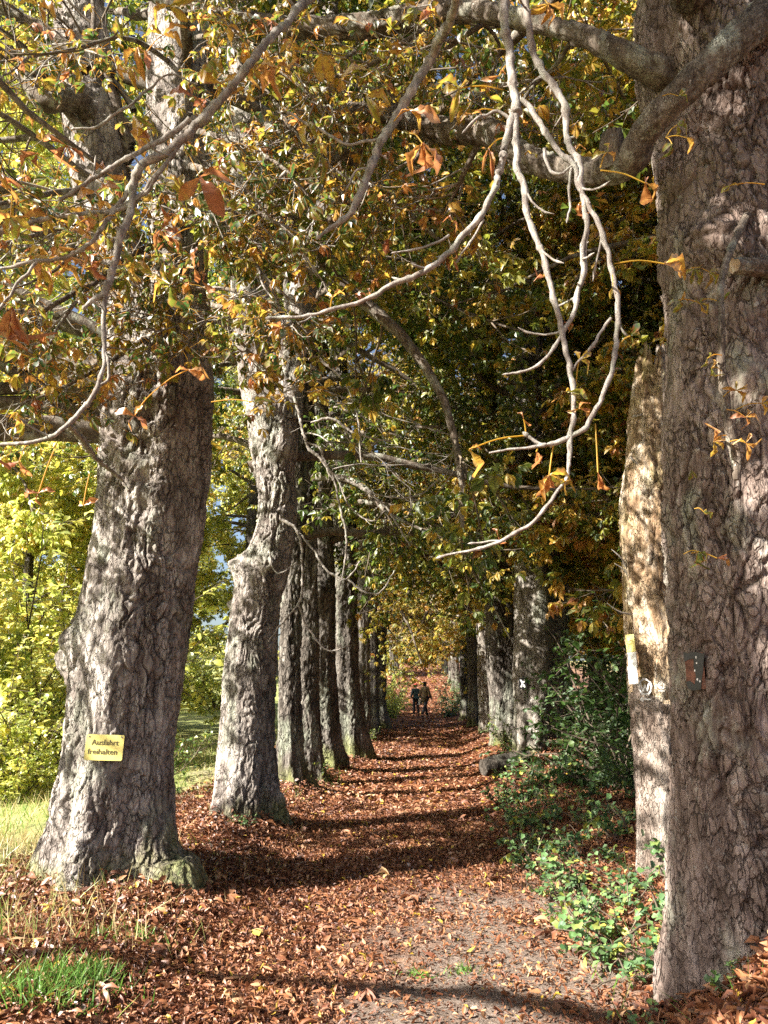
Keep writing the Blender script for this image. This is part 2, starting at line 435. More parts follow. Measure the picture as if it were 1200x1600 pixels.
LT = {0: [leaflet(0, f, c, r) for f, c, r in ((0.25, 0.12, 0), (0.4, 0.3, 0.3), (0.2, 0.5, 0.2), (0.6, 0.35, 0.9), (0.3, -0.15, 0.2))],
      1: [leaflet(1, f, c, r) for f, c, r in ((0.25, 0.12, 0), (0.45, 0.35, 0.3), (0.3, 0.5, 0.5))],
      2: [leaflet(2, 0, c) for c in (0.1, 0.35)]}
DRY = [leaflet(0, f, c, r, w_) for f, c, r, w_ in ((0.5, 0.7, 0.9, 1.0), (0.3, 0.9, 1.3, 1.2), (0.7, 0.4, 1.1, 0.9))]

def put_leaflets(mb, P, D, Nn, S, tint, tmpl, mat=0, rg=rng):
    """P base, D direction, Nn normal, S length: one leaflet each"""
    n = len(P)
    if n == 0: return
    which = rg.integers(0, len(tmpl), n)
    for k, (V, Fq, E) in enumerate(tmpl):
        m = which == k; c = int(m.sum())
        if not c: continue
        d = nrm(D[m]); nn = Nn[m]; y = nrm(np.cross(nn, d)); z = np.cross(d, y)
        W = P[m][:, None, :] + S[m][:, None, None] * (V[None, :, 0:1] * d[:, None, :] + V[None, :, 1:2] * y[:, None, :] + V[None, :, 2:3] * z[:, None, :])
        FF = (Fq[None] + (np.arange(c) * len(V))[:, None, None]).reshape(-1, Fq.shape[1])
        mb.add(W, FF, mat, np.repeat(tint[m], len(Fq)), np.tile(E, c))

def palmate(mb, P, A, Nn, S, tint, lod, nl=5, mat=0, droop=(0.3, 1.0), jit=0.06, rg=rng, tmpl=None):
    """compound chestnut leaves: P hub, A axis outward, Nn normal up, S longest leaflet"""
    n = len(P)
    if n == 0: return
    A = nrm(A - Nn * np.sum(A * Nn, 1)[:, None]); B = np.cross(Nn, A)
    pd = rg.uniform(*droop, n)
    for k in range(nl):
        th = rad(-100 + 200 * k / (nl - 1)) + rg.normal(0, 0.12, n)
        keep = rg.random(n) > 0.08
        d = np.cos(th)[:, None] * A + np.sin(th)[:, None] * B
        t = pd + rg.normal(0, 0.22, n)
        dd = d * np.cos(t)[:, None] - Nn * np.sin(t)[:, None]; nn = Nn * np.cos(t)[:, None] + d * np.sin(t)[:, None]
        nn = nrm(nn + rg.normal(0, 0.18, (n, 3)))
        s = S * (1 - 0.4 * np.abs(th) / rad(100)) * rg.uniform(0.85, 1.1, n)
        put_leaflets(mb, P[keep], dd[keep], nn[keep], s[keep], np.clip(tint + rg.normal(0, jit, n), 0, 1)[keep], tmpl or LT[lod], mat, rg)

# ------------------------------------------------------------------ branching
def grow(P0, D0, Ln, K, droop, upturn, wob, rg):
    """batch of curved branches: (n, K, 3)"""
    n = len(P0); P = np.zeros((n, K, 3)); P[:, 0] = P0; d = nrm(D0)
    st = (Ln / (K - 1))[:, None]
    for k in range(1, K):
        f = k / (K - 1)
        g = (-droop * (1 - f) + upturn * f)
        d = nrm(d + np.stack([0 * g, 0 * g, g], 1) / K * 2 + rg.normal(0, wob, (n, 3)))
        P[:, k] = P[:, k - 1] + d * st
    return P

def pick(P, per, lo, hi, rg):
    """per random spots on every branch: points, tangents, parent index, t"""
    n, K, _ = P.shape
    idx = np.repeat(np.arange(n), per); t = rg.uniform(lo, hi, n * per) * (K - 1)
    i = np.minimum(t.astype(int), K - 2); f = (t - i)[:, None]
    a, b = P[idx, i], P[idx, i + 1]
    return a * (1 - f) + b * f, nrm(b - a), idx, t / (K - 1)

def branching(mb, limbs, rg, ns=8, sub_len=(0.8, 1.8), nt=7, twig_len=(0.3, 0.7), nl=4, leaf=(0.10, 0.15), lod=2, tint=(0.45, 0.22),
              sub_r=0.012, twig_r=0.005, lmat=1, tmat=0, nlf=5, tlo=0.25, keep=None, droop=(0.3, 1.0), petiole=True, sides=(4, 3), hang=0.9):
    """sub-branches, twigs and leaves on given limbs (n,K,3)"""
    p, t, idx, tt = pick(limbs, ns, tlo, 1.0, rg)
    side = nrm(np.cross(t, np.array([0, 0, 1.0])) + 1e-6) * rg.choice([-1, 1], len(p))[:, None]
    d = nrm(t * rg.uniform(0.2, 1.0, len(p))[:, None] + side * rg.uniform(0.4, 1.2, len(p))[:, None] + rg.normal(0, 0.25, (len(p), 3)))
    ln = rg.uniform(*sub_len, len(p)) * (1.1 - 0.4 * tt)
    sub = grow(p, d, ln, 7, rg.uniform(0.2, hang, len(p)), rg.uniform(0, 0.7, len(p)), 0.10, rg)
    tubes(mb, sub, np.linspace(sub_r, sub_r * 0.45, 7)[None, :] * rg.uniform(0.7, 1.3, len(p))[:, None], sides[0], tmat)
    p2, t2, idx2, tt2 = pick(sub, nt, 0.2, 1.0, rg)
    d2 = nrm(t2 * rg.uniform(0.1, 0.9, len(p2))[:, None] + rg.normal(0, 0.55, (len(p2), 3)) + np.array([0, 0, -0.15]))
    tw = grow(p2, d2, rg.uniform(*twig_len, len(p2)), 5, rg.uniform(0.3, hang + 0.4, len(p2)), rg.uniform(0.4, 1.9, len(p2)), 0.09, rg)
    tubes(mb, tw, np.linspace(twig_r, twig_r * 0.5, 5)[None, :] * rg.uniform(0.7, 1.3, len(p2))[:, None], sides[1], tmat)
    if nl > 0:
        p3, t3, i3, tt3 = pick(tw, nl, 0.35, 1.0, rg)
        if keep is not None:
            m = keep(p3); p3, t3 = p3[m], t3[m]
        n = len(p3)
        out = nrm(t3 * 0.4 + rg.normal(0, 0.8, (n, 3)) * np.array([1, 1, 0.5]))
        pl = rg.uniform(0.06, 0.16, n)
        hub = p3 + out * pl[:, None]
        if petiole:
            mid = (p3 + hub) / 2 + np.array([0, 0, 0.01])
            tubes(mb, np.stack([p3, mid, hub], 1), np.full((n, 3), 0.0017), 3, lmat)
            tail = mb.F[-1]; mb.F[-1] = (tail[0], tail[1], np.full(len(tail[0]), 0.6))
        up = nrm(np.array([0, 0, 1.0]) + rg.normal(0, 0.4, (n, 3)))
        clump = vnoise(p3 * 1.3, 77) * 0.16
        tn = np.clip(rg.normal(tint[0], tint[1], n) + clump, 0, 1)
        palmate(mb, hub, out, up, rg.uniform(*leaf, n), tn, lod, nlf, lmat, droop, rg=rg)
    return sub, tw

def crown(seed, zlo=3.4, ztop=13.0, reach=4.3, nlimb=26, ns=8, nt=7, nl=4, leaf=(0.11, 0.17), tint=(0.45, 0.2), path_low=True, lod=2, mats=None, ax=None, keep=None, azs=None):
    """crown round the z axis, +x is the side of the path (hangs lower there)"""
    rg = np.random.default_rng(seed); mb = MB()
    h = np.sort(rg.uniform(zlo, ztop, nlimb)); az = np.arange(nlimb) * 2.4 + rg.normal(0, 0.4, nlimb)
    if azs is not None: az = rg.uniform(azs[0], azs[1], nlimb)
    frac = (h - zlo) / (ztop - zlo)
    ln = reach * (1.0 - 0.65 * frac ** 1.5) * rg.uniform(0.75, 1.15, nlimb)
    el = rg.uniform(0.15, 0.55, nlimb) + 0.5 * frac
    c, s = np.cos(az), np.sin(az)
    field = np.clip(-c, 0, 1) if path_low else 0 * c
    h = h + field * 0.8 * (1 - frac); el = el + 0.25 * field * (1 - frac)
    D = np.stack([c * np.cos(el), s * np.cos(el), np.sin(el)], 1)
    P0 = np.stack([0 * h, 0 * h, h], 1)
    if ax is not None: P0 = P0 + np.stack([np.interp(h, ax[:, 2], ax[:, 0]), np.interp(h, ax[:, 2], ax[:, 1]), 0 * h], 1)
    dr = rg.uniform(0.5, 1.5, nlimb) * (1 - 0.5 * frac) * (1 - 0.75 * field)
    lim = grow(P0, D, ln, 12, dr, rg.uniform(-0.2, 0.5, nlimb), 0.10, rg)
    r0 = 0.085 * (1 - 0.6 * frac) * rg.uniform(0.7, 1.2, nlimb)
    tubes(mb, lim, r0[:, None] * np.linspace(1, 0.18, 12)[None, :], 7, 2)
    branching(mb, lim, rg, ns=ns, nt=nt, nl=nl, leaf=leaf, lod=lod, tint=tint, petiole=False, keep=keep)
    return mb

_hs = SUN_DIR / np.linalg.norm(SUN_DIR) / math.tan(SUN_EL)
def gaps(seed, far=False):
    """thin lower leaves on the sunny side, so that light reaches the path in streaks"""
    def k(P):
        lx = P[:, 0] - _hs[0] * P[:, 2]; ly = P[:, 1] - _hs[1] * P[:, 2]
        st = vnoise(np.stack([lx * 0.35, ly * 0.9, 0 * lx], 1), seed)
        pr = np.where((lx > 0.2) & (lx < 3.8), np.where(st > -0.1, 1.0, 0.35), 1.0)
        if far: pr = np.where((P[:, 0] < 0.8) & (lx >= 3.8) & (lx < 16), 0.42, pr)
        return np.random.default_rng(seed).random(len(P)) < pr
    return k
CROWN_MATS = [TWIGD, CANOPY, LIMB]

# ================================================================== SETTING: the ground
def lines(dense, outer):
    a = np.concatenate([np.arange(*d) for d in dense])
    return np.unique(np.round(np.concatenate([outer[0], a, outer[1]]), 4))
gx = lines([(-8, -4, 0.2), (-4, 3.2, 0.055), (3.2, 8, 0.2)], ([-500, -350, -250, -180, -130, -95, -70, -52, -40, -32, -26, -21, -17, -14, -12, -10, -9], [8, 9, 10, 12, 14, 17, 21, 26, 32, 40, 52, 70, 95, 130, 180, 250, 350, 500]))
gy = lines([(-6, 2, 0.4), (2, 16, 0.06), (16, 40, 0.25), (40, 130, 0.8)], ([-400, -250, -150, -90, -50, -30, -18, -11], [130, 140, 155, 175, 200, 240, 300, 400, 600, 900]))
GX, GY = np.meshgrid(gx, gy)
GZ = ground_z(GX, GY)

def w_litter(x, y):
    p = np.stack([x, y, 0 * x], -1); n = fbm(p * 0.9, 12, 3); n2 = fbm(p * 3.3, 15, 2)
    bare = np.exp(-(((x - 0.25 - 0.12 * (y - 5)) / 0.7) ** 2)) * 1.3 * sstep(2.5, 3.5, y) * sstep(8.5, 5.5, y) + 0.9 * np.exp(-(((x + 0.9) / 0.5) ** 2 + ((y - 3.75) / 0.25) ** 2)) + 0.6 * np.exp(-(((x - 1.0) / 0.3) ** 2)) * sstep(9, 5, y) * sstep(4, 5, y)
    lit = 1 - np.clip(bare * (0.9 + 0.7 * n + 0.4 * n2), 0, 1) * 0.9
    lit = lit * (1 - 0.95 * sstep(2.6, 3.8, -x + 0.7 * n)) * (1 - 0.35 * sstep(1.9, 3.2, x))
    return np.clip(lit, 0, 1)
def w_grass(x, y):
    p = np.stack([x, y, 0 * x], -1); n = fbm(p * 1.1, 22, 3)
    return np.clip(sstep(2.7, 4.0, -x + 0.9 * n), 0, 1) + np.clip(sstep(14, 30, x), 0, 1)

g = MB()
ny, nx = GX.shape
ii = (np.arange(ny - 1) * nx)[:, None] + np.arange(nx - 1)[None, :]
g.add(np.stack([GX, GY, GZ], -1).reshape(-1, 3), np.stack([ii, ii + 1, ii + nx + 1, ii + nx], -1).reshape(-1, 4))

def ground_mat():
    m, N, L = M_new('ground_soil')
    tc = N.new('ShaderNodeTexCoord').outputs['Object']
    def att(nm):
        a = N.new('ShaderNodeAttribute'); a.attribute_name = nm; return a.outputs['Fac']
    vo = N.new('ShaderNodeTexVoronoi'); vo.inputs['Scale'].default_value = 13; vo.inputs['Randomness'].default_value = 1
    wv = N.new('ShaderNodeVectorMath'); wv.operation = 'ADD'; L.new(tc, wv.inputs[0])
    L.new(mapping(N, L, noise(N, L, tc, 9, 3).outputs['Color'], (0.16, 0.16, 0.16)), wv.inputs[1]); L.new(wv.outputs[0], vo.inputs['Vector'])
    sx = N.new('ShaderNodeSeparateXYZ'); L.new(vo.outputs['Color'], sx.inputs[0])
    lr = ramp(N, [(0.0, (0.06, 0.024, 0.014)), (0.35, (0.17, 0.06, 0.028)), (0.7, (0.30, 0.115, 0.052)), (1.0, (0.42, 0.20, 0.10))]); L.new(sx.outputs[0], lr.inputs[0])
    lit = mix(N, L, lr.outputs[0], (0.055, 0.03, 0.02), maprange(N, L, noise(N, L, tc, 24, 4).outputs[0], 0.45, 0.7, 0, 0.8))
    sn = noise(N, L, tc, 60, 8, 0.8)
    soil = ramp(N, [(0.3, (0.06, 0.045, 0.036)), (0.50, (0.21, 0.165, 0.135)), (0.68, (0.48, 0.43, 0.39))]); L.new(sn.outputs[0], soil.inputs[0])
    gn = noise(N, L, tc, 0.9, 5, 0.65)
    gr = ramp(N, [(0.3, (0.19, 0.24, 0.08)), (0.5, (0.31, 0.34, 0.12)), (0.7, (0.43, 0.39, 0.19))]); L.new(gn.outputs[0], gr.inputs[0])
    grc = mix(N, L, gr.outputs[0], (0.05, 0.07, 0.02), maprange(N, L, noise(N, L, tc, 30, 4).outputs[0], 0.5, 0.75, 0, 0.7))
    c = mix(N, L, soil.outputs[0], lit, att('litter'))
    c = mix(N, L, c, grc, att('grass'))
    b = N.new('ShaderNodeBsdfPrincipled'); L.new(c, b.inputs['Base Color']); b.inputs['Roughness'].default_value = 0.95; b.inputs['Specular IOR Level'].default_value = 0.15
    bp = N.new('ShaderNodeBump'); bp.inputs['Strength'].default_value = 0.9; bp.inputs['Distance'].default_value = 0.03
    L.new(math_n(N, L, 'ADD', vo.outputs['Distance'], sn.outputs[0]), bp.inputs['Height']); L.new(bp.outputs[0], b.inputs['Normal'])
    o = N.new('ShaderNodeOutputMaterial'); L.new(b.outputs[0], o.inputs[0]); return m
gr_o = g.build('ground', [ground_mat()])
tag(gr_o, 'leaf strewn path and banks with grassy field beside them', 'ground', kind='structure')
for nm, fn in (('litter', w_litter), ('grass', w_grass)):
    a = gr_o.data.attributes.new(nm, 'FLOAT', 'POINT'); a.data.foreach_set('value', np.clip(fn(GX.ravel(), GY.ravel()), 0, 1).astype(np.float32))

# ------------------------------------------------------------------ fallen leaves
lt = MB()
def scatter(n, x0, x1, y0, y1, size, lod, lift=0.012, power=1.0, crumbs=False):
    x = U(x0, x1, n); y = y0 + (y1 - y0) * U(0, 1, n) ** power
    keep = rng.random(n) < 0.8 if crumbs else rng.random(n) < (0.08 + 0.92 * w_litter(x, y) ** 1.5) * np.clip(0.75 + 0.75 * fbm(np.stack([x, y, 0 * x], -1) * 2.2, 91, 3), 0.25, 1); x, y = x[keep], y[keep]; n = len(x)
    z = ground_z(x, y) + U(0.0, lift, n) + 0.012
    a = U(0, 6.283, n); sl_ = rng.normal(0.0, 0.38, n)
    D = np.stack([np.cos(a) * np.cos(sl_), np.sin(a) * np.cos(sl_), np.sin(sl_)], 1)
    Nn = nrm(np.array([0, 0, 1.0]) + rng.normal(0, 0.38, (n, 3)))
    clump = vnoise(np.stack([x, y, 0 * x], 1) * 1.7, 44) * 0.12
    tn = np.clip(rng.beta(2.2, 2.2, n) * 0.86 + clump, 0, 0.93); tn[rng.random(n) < 0.02] = 1.0
    S = U(*size, n)
    put_leaflets(lt, np.stack([x, y, z], 1) - D * S[:, None] * 0.5, D, Nn, S, tn, (LT[1] + DRY) if lod == 1 else [LT[1][1], LT[2][1]] if False else LT[2], 0)
scatter(46000, -3.6, 2.6, 2.9, 6.0, (0.026, 0.072), 1, 0.025)
scatter(46000, -3.4, 2.4, 6.0, 11.0, (0.03, 0.074), 1, 0.025)
scatter(26000, -1.6, 1.9, 3.1, 8.5, (0.010, 0.035), 2, 0.008, crumbs=True)
scatter(9000, 1.0, 3.0, 2.6, 4.2, (0.06, 0.13), 1, 0.05)
scatter(46000, -3.2, 4.0, 11.0, 24.0, (0.05, 0.11), 2, 0.03)
scatter(36000, -3.0, 3.4, 24.0, 60.0, (0.08, 0.15), 2, 0.03)
scatter(12000, -3.0, 3.0, 60.0, 118.0, (0.18, 0.32), 2, 0.03)
scatter(9000, 2.0, 8.0, 5.0, 16.0, (0.05, 0.12), 2, 0.03)
for tx, ty, tr in ((-2.45, 6.35, 0.62), (-1.95, 8.9, 0.42), (1.68, 4.0, 0.42), (-1.8, 11.3, 0.3), (-1.75, 14.3, 0.4), (-1.5, 16.5, 0.45), (2.0, 14.5, 0.5)):
    n = 1300                                                # leaves piled against the roots
    a_ = U(0, 6.283, n); q_ = U(0.8, 1.7, n) * tr; x = tx + q_ * np.cos(a_); y = ty + q_ * np.sin(a_)
    z = ground_z(x, y) + U(0, 1, n) * 0.13 * np.clip(1.5 - q_ / tr, 0, 0.7); D = nrm(np.stack([np.cos(a_ + U(-2, 2, n)), np.sin(a_ + U(-2, 2, n)), rng.normal(-0.1, 0.4, n)], 1))
    put_leaflets(lt, np.stack([x, y, z], 1), D, nrm(np.array([0, 0, 1.0]) + 0.5 * np.stack([np.cos(a_), np.sin(a_), 0 * a_], 1) + rng.normal(0, 0.4, (n, 3))), U(0.04, 0.1, n), np.clip(rng.beta(2.2, 2.2, n) * 0.9, 0, 0.93), LT[1], 0)
n = 420                                                     # whole compound leaves among the loose leaflets
x = U(-3.2, 2.3, n); y = 3.2 + 9 * U(0, 1, n) ** 1.4
k = rng.random(n) < w_litter(x, y); x, y = x[k], y[k]; n = len(x); a_ = U(0, 6.283, n)
palmate(lt, np.stack([x, y, ground_z(x, y) + 0.035], 1), np.stack([np.cos(a_), np.sin(a_), 0 * a_], 1), nrm(np.array([0, 0, 1.0]) + rng.normal(0, 0.2, (n, 3))), U(0.09, 0.15, n), np.clip(rng.normal(0.6, 0.2, n), 0, 0.95), 1, 5, 0, (0.0, 0.25), 0.05)
pe = np.stack([x, y, ground_z(x, y) + 0.035], 1); dd_ = np.stack([-np.cos(a_), -np.sin(a_), 0 * a_], 1)
tubes(lt, np.stack([pe, pe + dd_ * 0.06, pe + dd_ * 0.13 + [0, 0, 0.01]], 1), np.full((n, 3), 0.0018), 3)
tag(lt.build('fallen_leaves', [LITTER]), 'rust brown dry leaves carpeting the path', 'fallen leaves', kind='stuff')

# ------------------------------------------------------------------ grass
def blades(mb, P, h, wid, tint, lean=0.35, rg=rng):
    n = len(P)
    d = nrm(np.array([0, 0, 1.0]) + rg.normal(0, lean, (n, 3)) * np.array([1, 1, 0.1]))
    C = grow(P, d, h, 4, U(0.2, 1.2, n), np.zeros(n), 0.08, rg)
    sd = nrm(np.cross(d, rg.normal(0, 1, (n, 3))))
    ww = wid[:, None, None] * np.array([1, 0.85, 0.5, 0.05])[None, :, None]
    V = np.stack([C - sd[:, None, :] * ww, C + sd[:, None, :] * ww], 2).reshape(n, 8, 3)
    Fq = np.array([[0, 1, 3, 2], [2, 3, 5, 4], [4, 5, 7, 6]])
    mb.add(V, (Fq[None] + (np.arange(n) * 8)[:, None, None]).reshape(-1, 4), 0, np.repeat(tint, 3))
def on_ground(x, y, dz=0): return np.stack([x, y, ground_z(x, y) + dz], 1)

dg = MB()
n = 9000
x = U(-6.5, -1.35, n); y = U(4.2, 7.6, n)
k = rng.random(n) < np.clip(0.95 * sstep(1.5, 3.2, -x + 0.6 * vnoise(np.stack([x, y, 0 * x], 1) * 1.4, 5)), 0.02, 1) * sstep(4.2, 4.9, y + 0.25 * vnoise(np.stack([x, y, 0 * x], 1) * 2, 9))
x, y = x[k], y[k]
blades(dg, on_ground(x, y), U(0.05, 0.24, len(x)), U(0.0018, 0.004, len(x)), np.clip(rng.normal(0.80, 0.18, len(x)) - 0.35 * sstep(0.1, 0.5, vnoise(np.stack([x, y, 0 * x], 1) * 1.1, 50)), 0, 1))
n = 26000
x = U(-16, -2.6, n); y = 7.2 + 20 * U(0, 1, n) ** 1.6
k = rng.random(n) < w_grass(x, y); x, y = x[k], y[k]
blades(dg, on_ground(x, y), U(0.06, 0.24, len(x)), U(0.003, 0.007, len(x)), np.clip(rng.normal(0.62, 0.25, len(x)), 0, 1))
# scattered thin blades among the leaves beside the path and on the bank
n = 1500
x = np.concatenate([U(-2.4, -1.2, n), U(0.9, 2.6, n)]); y = np.concatenate([U(5, 20, n), U(3.2, 12, n)])
k = vnoise(np.stack([x, y, 0 * x], 1) * 1.8, 61) > 0.35; x, y = x[k], y[k]
blades(dg, on_ground(x, y), U(0.06, 0.18, len(x)), U(0.002, 0.004, len(x)), np.clip(rng.normal(0.35, 0.25, len(x)), 0, 1))
tag(dg.build('grass', [GRASSM]), 'straw coloured dry grass around the left trunk and field edge', 'grass', kind='stuff')

def tuft(px, py, n, spread, h, label, Y=None):
    d = R3 @ np.array([(px - 600) / F, (800 - py) / F, -1.0])
    s_ = 1.0
    for _ in range(60):
        P = CAM + d * s_; gz = float(ground_z(np.array([P[0]]), np.array([P[1]]))[0])
        s_ += (P[2] - gz) * 0.8
    mb = MB()
    c = P[:2] + rng.normal(0, 1, (n, 2)) * np.array(spread)
    blades(mb, on_ground(c[:, 0], c[:, 1]), U(0.4, 1.0, n) * h, U(0.0025, 0.005, n), np.clip(rng.normal(0.22, 0.14, n), 0, 0.7), 0.45)
    o = mb.build('grass_tuft', [GRASSM]); tag(o, label, 'grass tuft', 'green grass tufts in the leaves')
    return P
tuft(35, 1555, 420, (0.17, 0.11), 0.14, 'large green grass tuft in the bottom left corner of the leaves')
tuft(95, 1535, 320, (0.14, 0.09), 0.15, 'dense green grass tuft just right of the corner tuft')
tuft(150, 1530, 180, (0.08, 0.06), 0.13, 'small green grass tuft at the right end of the corner clump')
tuft(655, 1525, 60, (0.05, 0.03), 0.06, 'tiny grass tuft in leaves at the bottom middle of the path')
tuft(722, 1520, 50, (0.05, 0.03), 0.06, 'tiny grass tuft beside bare gravel right of the path middle')
tuft(235, 1470, 70, (0.07, 0.05), 0.09, 'pale grass tuft in sunlit leaves below the yellow sign trunk')
tuft(160, 1463, 60, (0.06, 0.05), 0.09, 'thin grass tuft in leaves in front of the sign trunk root')

def snag_light(P):
    s2 = SUN_DIR / np.linalg.norm(SUN_DIR); d = P[:, :2] - np.array([1.86, 6.2]); al = d @ s2; q = d @ np.array([-s2[1], s2[0]])
    zt = P[:, 2] - al * math.tan(SUN_EL)
    return ~((np.abs(q) < 0.4) & (zt > 0.3) & (zt < 4.3) & (al > 0.1)) | (np.random.default_rng(8).random(len(P)) < 0.2)

# ================================================================== AVENUE TREES
AV = 'old horse chestnuts lining the path'
def base_empty(name, x, y, label, cat, group=None):
    return empty(name, (x, y, float(ground_z(np.array([x]), np.array([y]))[0])), label, cat, group)

def surf(V, px, py, rpx=14):
    """point of a trunk's surface that stands nearest along a sight line, and its outward normal guess"""
    x, y, z = project(V); m = (np.abs(x - px) < rpx) & (np.abs(y - py) < rpx)
    zz = z[m]; k = np.quantile(zz, 0.15)
    d = R3 @ np.array([(px - 600) / F, (800 - py) / F, -1.0])
    return CAM + d * k

# ---- big left tree with the sign
T1Y = 6.35
t1 = base_empty('chestnut_tree', -2.45, T1Y, 'massive old chestnut with flared roots bearing the yellow sign', 'tree', AV)
mb = MB()
rows1 = [(178, 1392, 128), (174, 1345, 108), (176, 1300, 95), (184, 1220, 86), (190, 1150, 83), (196, 1080, 84), (206, 1000, 84), (222, 900, 82), (238, 800, 82), (243, 700, 81), (247, 610, 80), (250, 540, 74), (262, 470, 60)]
c1 = px_trunk(rows1, T1Y)
t1v = trunk(mb, c1, 3, 330, 0.010, 0.06, 0.30, 0.05, 0.021, 0.028, [(at(229, 585, T1Y - .5), 0.12, -0.14), (at(228, 640, T1Y - .5), 0.12, -0.15), (at(226, 690, T1Y - .5), 0.12, -0.14), (at(223, 740, T1Y - .5), 0.12, -0.12), (at(220, 790, T1Y - .5), 0.12, -0.09), (at(216, 850, T1Y - .5), 0.12, -0.06), (at(150, 1290, T1Y - .45), 0.12, -0.05), (at(205, 1290, T1Y - .55), 0.12, -0.06), (at(112, 1030, T1Y), 0.2, 0.15), (at(120, 1000, T1Y - .2), 0.15, 0.1), (at(215, 690, T1Y - .45), 0.12, -0.06), (at(150, 590, T1Y), 0.25, 0.1)])
mb.build('trunk', [BARK_L], t1)
def stem(rows, Y, parent, seed, name='limb', mat=LIMB, ext=None, Mseg=48, step=0.03, plates=0.008, cap=True, flute=0.03, lumps=0.02, mats=None):
    m = MB(); pts = px_trunk(rows, Y, 0.0)[1:]
    if ext: pts = pts + ext
    V = trunk(m, pts, seed, Mseg, step, flute, 0.0, -50, plates, lumps, cap=cap)
    m.build(name, mats or [mat], parent); return np.array(pts), V
s1 = stem([(258, 520, 62), (276, 440, 48), (283, 300, 44), (279, 150, 48), (280, 0, 46), (285, -250, 42), (290, -600, 34), (300, -1000, 20)], T1Y, t1, 5, 'stem', BARK_L, Mseg=110, step=0.02, plates=0.014)[0]
s2 = stem([(222, 545, 56), (196, 470, 48), (170, 360, 44), (154, 250, 45), (140, 140, 44), (128, 40, 40), (112, -100, 36), (95, -400, 28), (80, -800, 15)], T1Y + 0.1, t1, 6, 'stem', BARK_L, Mseg=100, step=0.02, plates=0.014)[0]
stem([(200, 590, 40), (150, 590, 34), (110, 588, 30), (60, 560, 20), (10, 500, 14), (-60, 430, 8)], 6.25, t1, 7, 'limb')
stem([(150, 200, 16, 6.4), (120, 158, 17, 6.05), (70, 160, 15), (40, 120, 13), (0, 70, 12), (-60, 20, 9)], 5.9, t1, 8, 'limb')
stem([(135, 110, 10), (90, 60, 8), (40, 30, 8), (-30, 5, 6)], 5.8, t1, 9, 'limb')

b1 = MB(); rgb = np.random.default_rng(31)
boughs = [[(250, 300, 6.2), (180, 330, 5.2), (80, 360, 4.4), (-60, 400, 4.0)], [(270, 470, 6.0), (330, 450, 5.4), (420, 470, 5.0), (480, 520, 4.9)],
          [(240, 400, 6.1), (150, 440, 5.3), (40, 500, 4.8), (-80, 560, 4.6)], [(290, 200, 6.1), (360, 220, 5.3), (440, 260, 4.8), (500, 330, 4.6)],
          [(270, 330, 6.1), (330, 350, 5.2), (400, 330, 4.7), (470, 380, 4.6)], [(270, 100, 6.2), (200, 60, 5.2), (100, 80, 4.5), (-20, 100, 4.1)],
          [(240, 520, 6.1), (180, 560, 5.4), (90, 610, 5.1), (0, 640, 5.0)], [(290, 60, 6.1), (360, 60, 5.2), (450, 120, 4.8), (540, 200, 4.7)],
          [(200, 330, 5.9), (120, 300, 5.0), (40, 310, 4.4), (-50, 330, 4.1)], [(280, 420, 6.0), (250, 500, 5.4), (230, 560, 5.2), (225, 610, 5.2)],
          [(260, 380, 6.1), (200, 400, 5.2), (120, 470, 4.7), (60, 560, 4.6)], [(290, 480, 6.0), (340, 500, 5.3), (380, 540, 5.0), (420, 590, 5.0)], [(300, 260, 6.1), (340, 280, 5.3), (390, 400, 4.9), (440, 460, 4.8)], [(190, 300, 6.0), (140, 360, 5.2), (90, 420, 4.8), (0, 460, 4.6)], [(310, 120, 6.1), (400, 130, 5.3), (480, 230, 5.0), (560, 290, 4.9)]]
lim = []
for bh in boughs:
    C = spline([at(*q) for q in bh], 12); lim.append(C)
lim = np.array(lim)
tubes(b1, lim, np.linspace(0.035, 0.008, 12)[None, :] * rgb.uniform(0.7, 1.2, len(lim))[:, None], 7, 2)
def keep1(P):
    tl = math.tan(SUN_EL); s2 = SUN_DIR / np.linalg.norm(SUN_DIR); d = P[:, :2] - np.array([-2.25, 6.2])
    al = d @ s2; q = d @ np.array([-s2[1], s2[0]]); zt = P[:, 2] - al * tl
    hit = (al > 0.1) & (np.abs(q) < 0.62) & (zt < 4.4)
    return ~hit | (np.random.default_rng(3).random(len(P)) < 0.22)
branching(b1, lim, rgb, ns=10, keep=keep1, sub_len=(0.3, 0.8), nt=5, twig_len=(0.12, 0.35), nl=2, leaf=(0.07, 0.125), lod=1, tint=(0.29, 0.28), sub_r=0.010, twig_r=0.005, nlf=5, droop=(0.2, 1.0))
b1.build('leafy_bough', [TWIG, NEARLEAF, LIMB], t1)

# ---- second left tree, with the burl
t2 = base_empty('chestnut_tree', -1.95, 8.9, 'chestnut with a dark burl and twisting forked stem above leaning foot', 'tree', AV)
mb = MB(); T2Y = 8.9
rows2 = [(384, 1300, 64), (386, 1200, 52), (390, 1100, 46), (398, 1000, 42), (405, 940, 41), (416, 895, 43), (430, 850, 37), (438, 800, 33), (434, 740, 36), (430, 680, 42), (430, 630, 42)]
rows2 = [(q[0] - 4, q[1], q[2] * 0.90) for q in rows2]
T2v = trunk(mb, px_trunk(rows2, T2Y), 13, 220, 0.013, 0.05, 0.26, 0.1, 0.019, 0.028, [(at(385, 888, T2Y - .1), 0.13, 0.22), (at(362, 945, T2Y), 0.07, 0.10), (at(420, 880, T2Y - .3), 0.12, 0.10), (at(455, 700, T2Y - .2), 0.2, 0.08), (at(440, 800, T2Y - .25), 0.1, 0.06)])
mb.build('trunk', [BARK_L], t2)
